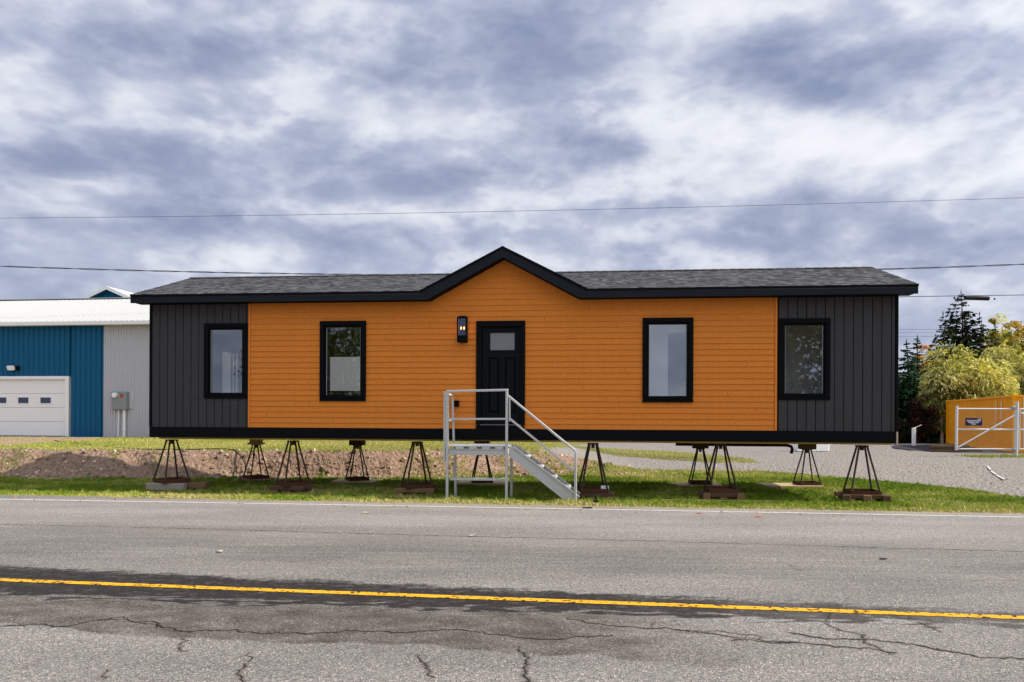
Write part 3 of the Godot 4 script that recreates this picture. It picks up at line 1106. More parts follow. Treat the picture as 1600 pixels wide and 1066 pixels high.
func MB_door():
	var mb = MB.new()
	for q in [[-0.435, -0.30, 1.40, 3.262], [0.22, 0.305, 1.40, 3.262], [-0.30, 0.22, 3.17, 3.262], [-0.30, 0.22, 2.68, 2.805], [-0.30, 0.22, 1.40, 1.62], [-0.10, 0.015, 1.62, 2.68]]:
		mb.span(Vector3(q[0], q[2], -0.07), Vector3(q[1], q[3], -0.02))
	mb.span(Vector3(-0.43, 1.405, -0.10), Vector3(0.30, 2.80, -0.071))
	return mb

func roof_y(z) -> float:
	return EAVE_Y + PITCH * (EAVE_Z - z)

func valley_x(z) -> float:     # half width of the gable roof where it meets the main slope
	return max(0.0, (4.735 - roof_y(z)) / 0.513)

func roof(H):
	var R
	var mb = MB.new()
	for s in [-1, 1]:
		var poly = []
		for p in [[7.41, EAVE_Z], [1.575, EAVE_Z], [valley_x(RIDGE_Z), RIDGE_Z], [7.41, RIDGE_Z]]:
			poly.append(Vector3(p[0] * s, roof_y(p[1]) - 0.012, p[1]))
		mb.prism(poly, Vector3(0, -0.05, 0))
	R = obj("roof", mb, M.shingle_flat, H)
	mb = MB.new()
	mb.prism([Vector3(-7.41, RIDGE_Y - 0.012, RIDGE_Z), Vector3(7.41, RIDGE_Y - 0.012, RIDGE_Z), Vector3(7.41, 3.965, -3.84), Vector3(-7.41, 3.965, -3.84)], Vector3(0, -0.05, 0))
	obj("rear_slope", mb, M.shingle_flat, R)
	mb = MB.new()
	for s in [-1, 1]:
		mb.prism([Vector3(0, 4.735, EAVE_Z), Vector3(1.575 * s, 3.927, EAVE_Z), Vector3(1.575 * s, 3.927, RIDGE_Z), Vector3(0, 4.735, RIDGE_Z)], Vector3(0, -0.05, 0))
	obj("gable_roof", mb, M.shingle_flat, R)
	# asphalt shingles, tab by tab in courses
	var tabs = MB.new()
	var courses = 19
	var len_ = EAVE_Z - RIDGE_Z
	for k in courses:
		var za = EAVE_Z - len_ * k / courses + 0.012
		var zb = EAVE_Z - len_ * (k + 1.0) / courses - 0.01
		for s in [-1, 1]:
			var x = 7.425
			var stop = valley_x((za + zb) * 0.5) + 0.01
			x -= rng.randf() * 0.2
			var first = true
			while x > stop:
				var w = rng.randf_range(0.07, 0.17)
				var xa = 7.425 if first else x
				var xb = max(x - w, stop)
				first = false
				var g = rng.randf_range(0.09, 0.175) * (0.62 if rng.randf() < 0.3 else 1.0)
				tabs.tint = Color(g * 0.97, g * 0.99, g * 1.10)
				var lift = rng.randf_range(0.004, 0.011)
				var ya = roof_y(za) + lift
				var yb = roof_y(zb)
				var A = Vector3(xa * s, ya, za)
				var B = Vector3((xb + 0.003) * s, ya, za)
				var C = Vector3((xb + 0.003) * s, yb, zb)
				var D = Vector3(xa * s, yb, zb)
				var mid = Vector3((xa + xb) * 0.5 * s, ya - 0.3, (za + zb) * 0.5)
				tabs.quad_out(A, B, C, D, mid)
				tabs.quad_out(A, B, B - Vector3(0, 0.012, 0), A - Vector3(0, 0.012, 0), mid + Vector3(0, 0, -0.3))
				tabs.quad_out(B, C, C - Vector3(0, 0.012, 0), B - Vector3(0, 0.012, 0), A)
				x -= w
	# the gable's own slopes
	for s in [-1, 1]:
		var n = 12
		for k in n:
			var xa = 1.59 * (1.0 - float(k) / n) + 0.01
			var xb = 1.59 * (1.0 - (k + 1.0) / n) - 0.006
			var z = EAVE_Z + 0.012
			while z > RIDGE_Z:
				var w = rng.randf_range(0.13, 0.30)
				var zb = max(z - w, RIDGE_Z)
				var g = rng.randf_range(0.085, 0.165)
				tabs.tint = Color(g, g * 0.99, g * 1.04)
				var ya = 4.737 - 0.513 * xa + 0.010
				var yb = 4.737 - 0.513 * max(xb, 0.0) + 0.002
				tabs.quad_out(Vector3(xa * s, ya, z), Vector3(xa * s, ya, zb + 0.003), Vector3(max(xb, 0.0) * s, yb, zb + 0.003), Vector3(max(xb, 0.0) * s, yb, z), Vector3(0, 3.5, z))
				tabs.quad_out(Vector3(xa * s, ya, z), Vector3(xa * s, ya, zb), Vector3(xa * s, ya - 0.012, zb), Vector3(xa * s, ya - 0.012, z), Vector3(0, ya, z))
				z -= w
	# ridge caps
	var x = -7.42
	while x < 7.4:
		var g = rng.randf_range(0.07, 0.12)
		tabs.tint = Color(g, g, g * 1.04)
		var x2 = min(x + 0.2, 7.42)
		for s in [-1, 1]:
			tabs.quad_out(Vector3(x, RIDGE_Y + 0.022, RIDGE_Z), Vector3(x2, RIDGE_Y + 0.016, RIDGE_Z), Vector3(x2, RIDGE_Y + 0.012 - 0.04, RIDGE_Z + 0.14 * s), Vector3(x, RIDGE_Y + 0.018 - 0.04, RIDGE_Z + 0.14 * s), Vector3(x, 3, RIDGE_Z))
		x += 0.19
	var sh = obj("shingles", tabs, M.shingle, R)
	sh.set_meta("kind", "stuff")
	# fascia, rakes, soffits
	for s in [-1, 1]:
		mb = MB.new()
		mb.prism([Vector3(7.415 * s, 3.758, EAVE_Z), Vector3(7.415 * s, 3.915, EAVE_Z), Vector3(1.585 * s, 3.915, EAVE_Z), Vector3(1.44 * s, 3.758, EAVE_Z)], Vector3(0, 0, -0.03))
		obj("fascia", mb, M.fascia, R)
		mb = MB.new()
		mb.prism([Vector3(1.585 * s, 3.915, EAVE_Z + 0.001), Vector3(1.44 * s, 3.758, EAVE_Z + 0.001), Vector3(0, 4.535, EAVE_Z + 0.001), Vector3(0, 4.728, EAVE_Z + 0.001)], Vector3(0, 0, -0.03))
		obj("gable_fascia", mb, M.fascia, R)
		mb = MB.new()
		mb.prism([Vector3(7.42 * s, 3.885, EAVE_Z + 0.012), Vector3(7.42 * s, 3.922, EAVE_Z + 0.012), Vector3(1.60 * s, 3.922, EAVE_Z + 0.012), Vector3(1.565 * s, 3.885, EAVE_Z + 0.012)], Vector3(0, 0, -0.011))
		obj("drip_edge", mb, M.black_trim, R)
		mb = MB.new()
		mb.prism([Vector3(1.60 * s, 3.922, EAVE_Z + 0.013), Vector3(1.565 * s, 3.885, EAVE_Z + 0.013), Vector3(0, 4.695, EAVE_Z + 0.013), Vector3(0, 4.745, EAVE_Z + 0.013)], Vector3(0, 0, -0.011))
		obj("drip_edge", mb, M.black_trim, R)
		mb = MB.new()
		mb.span(Vector3(7.38 * s, 3.768, 0.0), Vector3(1.43 * s, 3.778, EAVE_Z - 0.031))
		obj("soffit", mb, M.black_trim, R)
		mb = MB.new()
		mb.prism([Vector3(1.43 * s, 3.768, 0.0), Vector3(1.43 * s, 3.768, EAVE_Z - 0.031), Vector3(0, 4.545, EAVE_Z - 0.031), Vector3(0, 4.545, 0.0)], Vector3(0, 0.012, 0))
		obj("gable_soffit", mb, M.black_trim, R)
		mb = MB.new()
		var xr = 7.418 * s
		mb.prism([Vector3(xr, 3.758, EAVE_Z - 0.031), Vector3(xr, 3.912, EAVE_Z - 0.031), Vector3(xr, 4.645, RIDGE_Z), Vector3(xr, 4.49, RIDGE_Z)], Vector3(-0.03 * s, 0, 0))
		obj("rake_board", mb, M.fascia, R)
		mb = MB.new()
		mb.prism([Vector3(xr, 4.645, RIDGE_Z), Vector3(xr, 4.49, RIDGE_Z), Vector3(xr, 3.80, -3.83), Vector3(xr, 3.955, -3.83)], Vector3(-0.03 * s, 0, 0))
		obj("rake_board", mb, M.fascia, R)
		mb = MB.new()
		mb.prism([Vector3(7.185 * s, 3.77, -0.002), Vector3(7.385 * s, 3.77, -0.002), Vector3(7.385 * s, 4.49, RIDGE_Z), Vector3(7.185 * s, 4.49, RIDGE_Z)], Vector3(0, 0.012, 0))
		obj("soffit", mb, M.black_trim, R)
	mb = MB.new()
	mb.span(Vector3(-7.41, 3.80, -3.84), Vector3(7.41, 3.955, -3.81))
	obj("fascia", mb, M.fascia, R)
	mb = MB.new()
	mb.span(Vector3(-7.38, 3.80, -3.80), Vector3(7.38, 3.81, -DEPTH - 0.001))
	obj("soffit", mb, M.black_trim, R)

# ---------------------------------------------------------------- blue building on the left
func ribbed(mb, x0, x1, y0, y1, z, pitch, proud):       # sheet metal with small trapezoid ribs
	var x = x0
	while x < x1 - 0.001:
		var e = min(x + pitch, x1)
		var a = x + pitch * 0.42
		var prof = [[x, z], [min(a, e), z], [min(a + pitch * 0.12, e), z + proud], [min(a + pitch * 0.34, e), z + proud], [min(a + pitch * 0.46, e), z], [e, z]]
		for i in 5:
			if prof[i + 1][0] - prof[i][0] > 0.0005 or abs(prof[i + 1][1] - prof[i][1]) > 0.0005:
				mb.quad(Vector3(prof[i][0], y0, prof[i][1]), Vector3(prof[i + 1][0], y0, prof[i + 1][1]), Vector3(prof[i + 1][0], y1, prof[i + 1][1]), Vector3(prof[i][0], y1, prof[i][1]))
		x += pitch

func make_shed():
	var B = thing("metal_building", "low blue and grey ribbed metal building with a white roof and white garage door", "building", SHED_AT, SHED_TURN)
	var g = -0.12
	var top = 4.48
	var X0 = -14.0
	var X1 = 9.5
	var mb = MB.new()
	# core walls behind the sheets, with the garage opening left open
	mb.span(Vector3(X0, g, -12.0), Vector3(X0 + 0.2, top, -0.05))
	mb.span(Vector3(X1 - 0.2, g, -12.0), Vector3(X1, top, -0.05))
	mb.span(Vector3(X0 + 0.2, g, -12.0), Vector3(X1 - 0.2, top, -11.8))
	mb.span(Vector3(-3.5, g, -0.2), Vector3(X1 - 0.2, top, -0.05))
	mb.span(Vector3(X0 + 0.2, g, -0.2), Vector3(-8.6, top, -0.05))
	mb.span(Vector3(-8.6, 2.42, -0.2), Vector3(-3.5, top, -0.05))
	for x in [X0, X1]:
		mb.prism([Vector3(x, top, -0.05), Vector3(x, top, -11.95), Vector3(x, 6.4, -6.0)], Vector3(0.15 if x < 0 else -0.15, 0, 0))
	obj("wall", mb, M.grey_metal, B)
	mb = MB.new()
	ribbed(mb, -3.40, -2.015, g, top, 0.0, 0.23, 0.05)
	ribbed(mb, -8.70, -3.40, 2.44, top, 0.0, 0.23, 0.05)
	ribbed(mb, X0, -8.70, g, top, 0.0, 0.23, 0.05)
	obj("blue_siding", mb, M.blue_metal, B)
	mb = MB.new()
	ribbed(mb, -1.985, X1, g, top, 0.0, 0.115, 0.026)
	obj("grey_siding", mb, M.grey_metal, B)
	mb = MB.new()
	mb.span(Vector3(-2.03, g, -0.02), Vector3(-1.975, top, 0.035), 0.005)
	obj("corner_trim", mb, M.blue_metal, B)
	# roof
	var s_ = (6.52 - 4.62) / 6.4
	mb = MB.new()
	mb.prism([Vector3(X0 - 0.3, 4.62, 0.4), Vector3(X1 + 0.3, 4.62, 0.4), Vector3(X1 + 0.3, 6.52, -6.0), Vector3(X0 - 0.3, 6.52, -6.0)], Vector3(0, -0.05, 0))
	mb.prism([Vector3(X0 - 0.3, 4.62, -12.4), Vector3(X1 + 0.3, 4.62, -12.4), Vector3(X1 + 0.3, 6.52, -6.0), Vector3(X0 - 0.3, 6.52, -6.0)], Vector3(0, -0.05, 0))
	var R = obj("roof", mb, M.white_metal, B)
	mb = MB.new()
	var x = X0
	while x < X1:
		mb.bar(Vector3(x, 4.626, 0.41), Vector3(x, 6.526, -6.0), 0.025, 0.014)
		x += 0.23
	obj("roof_rib", mb, M.white_metal, R).set_meta("kind", "stuff")
	mb = MB.new()
	mb.span(Vector3(X0 - 0.3, 4.47, 0.37), Vector3(X1 + 0.3, 4.615, 0.41), 0.006)
	obj("fascia", mb, M.white_paint, R)
	mb = MB.new()
	mb.span(Vector3(X0 - 0.3, 4.485, 0.024), Vector3(X1 + 0.3, 4.495, 0.369))
	obj("soffit", mb, M.white_paint, R)
	mb = MB.new()
	mb.bar(Vector3(X0 - 0.3, 6.545, -6.0), Vector3(X1 + 0.3, 6.545, -6.0), 0.35, 0.03)
	obj("ridge_cap", mb, M.white_metal, R)
	# garage door of four sections
	var D
	var frame = MB.new()
	frame.span(Vector3(-3.62, g, 0.0), Vector3(-3.46, 2.44, 0.06), 0.006)
	frame.span(Vector3(-8.7, g, 0.0), Vector3(-8.54, 2.44, 0.06), 0.006)
	frame.span(Vector3(-8.54, 2.31, 0.0), Vector3(-3.62, 2.44, 0.06), 0.006)
	D = obj("garage_door", frame, M.white_paint, B)
	for k in 4:
		mb = MB.new()
		var ya = 0.02 + k * 0.575
		for r in 5:
			mb.span(Vector3(-8.535, ya + r * 0.1142, -0.10), Vector3(-3.625, ya + r * 0.1142 + (0.1135 if r < 4 else 0.108), -0.045 - (0.0015 if r % 2 else 0.0)), 0.002)
		obj("door_section", mb, M.white_paint, D)
	for k in 5:
		var wx = -4.84 - 1.0 * k + 0.06
		if wx < -8.5:
			continue
		mb = MB.new()
		for e in [[wx - 0.03, wx + 0.50, 1.575, 1.60], [wx - 0.03, wx + 0.50, 1.315, 1.34], [wx - 0.03, wx, 1.34, 1.575], [wx + 0.47, wx + 0.50, 1.34, 1.575]]:
			mb.span(Vector3(e[0], e[2], -0.05), Vector3(e[1], e[3], -0.02), 0.003)
		var f = obj("door_window", mb, M.white_paint, D)
		mb = MB.new()
		mb.span(Vector3(wx, 1.34, -0.044), Vector3(wx + 0.47, 1.575, -0.034))
		obj("pane", mb, M.shed_glass, f)
	mb = MB.new()
	mb.span(Vector3(-8.6, g, -0.3), Vector3(-3.5, 0.01, 0.10))
	obj("door_sill", mb, sm(lin(0.3, 0.29, 0.27), 0.9), B)
	mb = MB.new()
	mb.span(Vector3(-8.5, g, -0.6), Vector3(-3.6, 2.4, -0.5))
	obj("inner_wall", mb, sm(lin(0.05, 0.05, 0.05), 0.9), B)
	# things fixed to the wall
	var xf = Transform3D(Basis(Vector3.UP, SHED_TURN), SHED_AT)
	var L = thing("flood_light", "small white floodlight with black housing above the garage door", "floodlight", xf * Vector3(-5.93, 2.66, 0.02), SHED_TURN)
	mb = MB.new()
	mb.span(Vector3(-0.02, 0.02, 0.0), Vector3(0.26, 0.2, 0.12), 0.015)
	obj("housing", mb, M.black, L)
	mb = MB.new()
	mb.box(Vector3(0.0, 0.11, 0.17), Vector3(0.30, 0.18, 0.10), 0.015, Basis(Vector3.RIGHT, 0.35))
	obj("lens", mb, M.white_paint, L)
	var E = thing("electric_meter", "grey electric meter box with round dial and white conduit on the grey metal wall", "electric meter", xf * Vector3(-1.13, 0.05, 0.02), SHED_TURN)
	mb = MB.new()
	mb.span(Vector3(-0.49, 1.08, 0.0), Vector3(0.48, 1.78, 0.035), 0.004)
	obj("back_board", mb, M.galv, E)
	mb = MB.new()
	mb.span(Vector3(-0.34, 1.04, 0.036), Vector3(0.32, 1.76, 0.22), 0.012)
	obj("box", mb, M.meter_grey, E)
	mb = MB.new()
	mb.tube([Vector3(-0.14, 1.62, 0.22), Vector3(-0.14, 1.62, 0.33)], 0.10, 16)
	obj("dial", mb, M.white_paint, E)
	mb = MB.new()
	mb.span(Vector3(0.06, 1.52, 0.221), Vector3(0.18, 1.66, 0.228), 0.002)
	obj("sticker", mb, M.red, E)
	mb = MB.new()
	mb.tube([Vector3(0.16, 1.04, 0.10), Vector3(0.15, -0.1, 0.10)], 0.055, 10)
	mb.tube([Vector3(0.155, 0.30, 0.10), Vector3(0.152, 0.22, 0.10)], 0.068, 10)
	obj("conduit", mb, M.white_paint, E)
	mb = MB.new()
	mb.tube([Vector3(-0.10, 1.04, 0.08), Vector3(-0.12, -0.1, 0.08)], 0.025, 8)
	obj("conduit", mb, M.white_paint, E)
	# the gable that looks over the roof, a building farther back
	var G = thing("blue_gable_building", "farther blue building whose white-trimmed gable peeks over the white metal roof", "building", at(173, 660, 50.0) * Vector3(1, 0, 1), SHED_TURN)
	var pk = at(173, 449, 50.0).y
	var sl = 0.43
	mb = MB.new()
	mb.prism([Vector3(-7, 0, 0), Vector3(7, 0, 0), Vector3(7, pk - 0.22 - sl * 7, 0), Vector3(0, pk - 0.22, 0), Vector3(-7, pk - 0.22 - sl * 7, 0)], Vector3(0, 0, -14))
	obj("wall", mb, M.blue_metal, G)
	for s in [-1, 1]:
		mb = MB.new()
		mb.prism([Vector3(0, pk, 0.5), Vector3(7.6 * s, pk - sl * 7.6, 0.5), Vector3(7.6 * s, pk - sl * 7.6, -14.3), Vector3(0, pk, -14.3)], Vector3(0, -0.06, 0))
		var q = obj("roof", mb, M.white_metal, G)
		mb = MB.new()
		mb.prism([Vector3(0, pk - 0.01, 0.53), Vector3(0, pk - 0.22, 0.53), Vector3(7.6 * s, pk - 0.22 - sl * 7.6, 0.53), Vector3(7.6 * s, pk - 0.01 - sl * 7.6, 0.53)], Vector3(0, 0, -0.03))
		obj("rake_board", mb, M.white_paint, q)
		mb = MB.new()
		mb.prism([Vector3(0, pk - 0.215, 0.49), Vector3(0, pk - 0.215, 0.01), Vector3(7.6 * s, pk - 0.215 - sl * 7.6, 0.01), Vector3(7.6 * s, pk - 0.215 - sl * 7.6, 0.49)], Vector3(0, 0.02, 0))
		obj("soffit", mb, M.blue_metal, q)

# ---------------------------------------------------------------- container on the right
func make_container():
	var right = Vector3(22.3, 0.0, -34.2)
	var left = Vector3(26.0, 0.0, -46.0)
	var ln = (left - right).length()
	var ang = atan2(-(right - left).z, (right - left).x)     # local +x runs from left to right along the long side
	var C = thing("shipping_container", "long orange corrugated shipping container behind the chain link gate", "container", left, ang)
	var H = 2.6
	var W = 2.44
	var b = 0.16
	# local: x 0..ln, z 0 (long side in view) .. -W
	for p in [[0.08, -0.08], [ln - 0.08, -0.08], [0.08, -W + 0.08], [ln - 0.08, -W + 0.08]]:
		var mb = MB.new()
		mb.span(Vector3(p[0] - 0.08, 0.02, p[1] - 0.08), Vector3(p[0] + 0.08, H, p[1] + 0.08), 0.01)
		obj("corner_post", mb, M.container, C)
	for y in [[0.02, b], [H - 0.11, H - 0.01]]:
		for z in [-0.055, -W + 0.055]:
			var mb = MB.new()
			mb.span(Vector3(0.16, y[0], z - 0.045), Vector3(ln - 0.16, y[1], z + 0.045), 0.008)
			obj("rail", mb, M.container, C)
		for x in [0.06, ln - 0.06]:
			var mb = MB.new()
			mb.span(Vector3(x - 0.05, y[0], -W + 0.16), Vector3(x + 0.05, y[1], -0.16), 0.008)
			obj("rail", mb, M.container, C)
	for z in [-0.05, -W + 0.085]:
		var mb = MB.new()
		var x = 0.16
		while x < ln - 0.17:
			var e = min(x + 0.28, ln - 0.16)
			var w = (e - x) / 4.0
			var pr = [[x, -0.035], [x + w * 1.3, -0.035], [x + w * 2.0, 0.0], [x + w * 3.3, 0.0], [e, -0.035]]
			for i in 4:
				mb.quad(Vector3(pr[i][0], b, z + pr[i][1]), Vector3(pr[i + 1][0], b, z + pr[i + 1][1]), Vector3(pr[i + 1][0], H - 0.11, z + pr[i + 1][1]), Vector3(pr[i][0], H - 0.11, z + pr[i][1]))
			x += 0.28
		obj("side_panel", mb, M.container, C)
	var mb2 = MB.new()
	mb2.span(Vector3(0.02, H - 0.06, -W + 0.1), Vector3(ln - 0.02, H - 0.03, -0.1))
	obj("roof", mb2, M.container, C)
	mb2 = MB.new()
	mb2.span(Vector3(0.12, 0.08, -W + 0.11), Vector3(ln - 0.12, 0.14, -0.11))
	obj("floor", mb2, M.timber, C)
	mb2 = MB.new()
	mb2.span(Vector3(0.02, b, -W + 0.16), Vector3(0.06, H - 0.11, -0.16))
	obj("end_panel", mb2, M.container, C)
	for k in 2:
		var mb = MB.new()
		var z0 = -0.17 - k * 1.055
		mb.span(Vector3(ln - 0.07, b, z0 - 1.045), Vector3(ln - 0.035, H - 0.11, z0), 0.01)
		var D = obj("door", mb, M.container, C)
		for q in [0.25, 0.8]:
			mb = MB.new()
			mb.tube([Vector3(ln - 0.0, b, z0 - q), Vector3(ln - 0.0, H - 0.1, z0 - q)], 0.022, 8)
			obj("lock_rod", mb, M.galv, D)
	mb2 = MB.new()
	mb2.span(Vector3(ln - 0.033, 1.75, -0.62), Vector3(ln - 0.026, 1.93, -0.45))
	obj("red_mark", mb2, M.red, C)
	for p in [[0.62, 1.42, 2.36], [0.62, 0.95, 1.35]]:
		mb2 = MB.new()
		for q in [[-0.0, 0.0], [0.85, 0.12]]:
			mb2.span(Vector3(ln - 2.6 + q[0], p[1] + q[1], -0.028), Vector3(ln - 2.5 + q[0], p[2], -0.012))
		obj("white_stripe", mb2, sm(lin(0.8, 0.6, 0.5), 0.7), C)
	# dunnage below its near end
	var T = thing("timber_stack", "low dark stack of timbers under the left end of the orange container", "timber", on_ground(1492, 706, 0.0), 0.2)
	for k in 3:
		var mb = MB.new()
		mb.span(Vector3(-1.1 + 0.1 * k, 0.1 * k, -0.3 - 0.1 * k), Vector3(1.3 - 0.25 * k, 0.1 * k + 0.09, 0.2 - 0.1 * k), 0.01)
		obj("plank", mb, M.timber if k % 2 else M.timber2, T)

# ---------------------------------------------------------------- trees
func trunk(T, h, r, mat, limbs, reach, low):
	var mb = MB.new()
	var pts = []
	for i in 7:
		var t = i / 6.0
		pts.append(Vector3(0.12 * r * 8.0 * sin(t * 3.0 + h) * t, h * t, 0.1 * r * 8.0 * sin(t * 2.0) * t))
	mb.tube(pts, r, 8, r * 0.15)
	for k in limbs:
		var t = low + (0.92 - low) * k / limbs
		var a = k * 2.4
		var p0 = pts[int(t * 6.0)].lerp(pts[min(int(t * 6.0) + 1, 6)], t * 6.0 - int(t * 6.0))
		var out = Vector3(cos(a), 0.75, sin(a)) * reach * (1.1 - t * 0.7)
		mb.tube([p0, p0 + out * 0.5 + Vector3(0, 0.05 * reach, 0), p0 + out], r * 0.4 * (1.05 - t), 5, r * 0.06)
	obj("trunk", mb, mat, T)

func rand_dir() -> Vector3:
	var z = rng.randf_range(-1, 1)
	var a = rng.randf() * TAU
	var q = sqrt(1.0 - z * z)
	return Vector3(q * cos(a), z, q * sin(a))

func broadleaf(T, h, rx, ry, cy, tones, n, size, lumps = 22):
	var mb = MB.new()
	var cs = []
	for k in lumps:
		var q = rand_dir() * pow(rng.randf(), 0.45)
		cs.append([Vector3(q.x * rx, cy + q.y * ry, q.z * rx), rng.randf_range(0.18, 0.48) * rx, tones[rng.randi() % tones.size()], rng.randf_range(0.8, 1.2)])
	for i in n:
		var c = cs[rng.randi() % lumps]
		var d = rand_dir()
		var p = c[0] + d * c[1] * pow(rng.randf(), 0.4) * Vector3(1.0, 0.8, 1.0)
		var k = c[3] * rng.randf_range(0.75, 1.25)
		mb.tint = Color(c[2][0] * k, c[2][1] * k, c[2][2] * k)
		var a = rand_dir()
		var b = a.cross(rand_dir()).normalized()
		var s = size * rng.randf_range(0.6, 1.3)
		mb.leaf(p, a * s, b * s * 0.6)
	obj("crown", mb, M.leafy, T)

func weeping(T, h, rx, ry, cy, tones, n, size):
	var mb = MB.new()
	# many feathery lobes of different size, each made of short drooping sprays
	var lobes = []
	for k in 36:
		var q = rand_dir()
		q.y = q.y * 0.9 + 0.02
		var rr = pow(rng.randf(), 0.5)
		lobes.append([Vector3(q.x * rx * rr * 0.8, cy + q.y * ry * rr * 0.85, q.z * rx * rr * 0.8), rng.randf_range(0.24, 0.46) * rx, rng.randf_range(0.75, 1.2), tones[rng.randi() % tones.size()]])
	for i in n:
		var lo = lobes[rng.randi() % lobes.size()]
		var q = rand_dir()
		q.y = q.y * 0.8 + 0.15
		var p = lo[0] + q * lo[1] * pow(rng.randf(), 0.35)
		var tone = lo[3] if rng.randf() < 0.5 else tones[rng.randi() % tones.size()]
		var k0 = lo[2] * rng.randf_range(0.7, 1.3)
		var down = Vector3(q.x * 0.8, 0.35 - rng.randf(), q.z * 0.8).normalized()
		for j in rng.randi_range(2, 4):
			var k = k0 * rng.randf_range(0.8, 1.2)
			mb.tint = Color(tone[0] * k, tone[1] * k, tone[2] * k)
			var side = rand_dir()
			var a = (down + side * 0.7).normalized() * size * 1.3
			var b = a.cross(rand_dir()).normalized() * size * 0.36
			mb.leaf(p, a, b)
			p += down * size * 1.1 + side * size * 0.5
			down = (down + Vector3(0, -0.35, 0)).normalized()
	obj("crown", mb, M.leafy, T)

func conifer(T, h, r, tones, levels, per, low = 0.08, droop = 0.35, gap = 0.0):
	var mb = MB.new()
	for l in levels:
		var t = low + (0.985 - low) * l / (levels - 1.0)
		var rr = r * pow(1.0 - t, 0.8) + 0.10
		var cnt = max(4, int(per * (1.0 - t * 0.5)))
		var a0 = rng.randf() * TAU
		for k in cnt:
			if rng.randf() < gap:
				continue
			var a = a0 + TAU * k / cnt + rng.randf_range(-0.3, 0.3)
			var L = rr * rng.randf_range(0.65, 1.12)
			var dir = Vector3(cos(a), 0, sin(a))
			var y0 = h * t + rng.randf_range(-0.5, 0.5) * h / levels
			var steps = max(3, int(L / (r * 0.12)))
			var tone = tones[rng.randi() % tones.size()]
			for s in steps:
				var f = (s + 0.6) / steps
				var p = dir * L * f + Vector3(0, y0 - droop * L * f + 0.32 * L * f * f, 0)
				var wide = (0.10 + 0.16 * sin(f * 2.6)) * L + 0.05
				for q in 6:
					var kk = rng.randf_range(0.6, 1.4)
					mb.tint = Color(tone[0] * kk, tone[1] * kk, tone[2] * kk)
					var side = dir.cross(Vector3.UP) * (q % 3 - 1.0 + rng.randf_range(-0.4, 0.4)) + dir * 0.55 + Vector3(0, rng.randf_range(-0.7, 0.15), 0)
					side = side.normalized()
					var b = side.cross(Vector3.UP + rand_dir() * 0.6).normalized()
					mb.leaf(p + side * wide * 0.5, side * wide * 0.8, b * (wide * 0.25 + 0.03))
	# leader
	mb.tint = Color(tones[0][0], tones[0][1], tones[0][2])
	for q in 5:
		mb.leaf(Vector3(0, h * (0.97 + 0.012 * q), 0), Vector3(0, 0.25, 0), rand_dir() * 0.06)
	obj("crown", mb, M.needles, T)

func place(x, d) -> Vector3:
	var p = at(x, 650, d)
	return Vector3(p.x, -0.1, p.z)

func tall_at(x, y, d) -> float:       # height of what reaches pixel y at that distance
	return at(x, y, d).y + 0.1

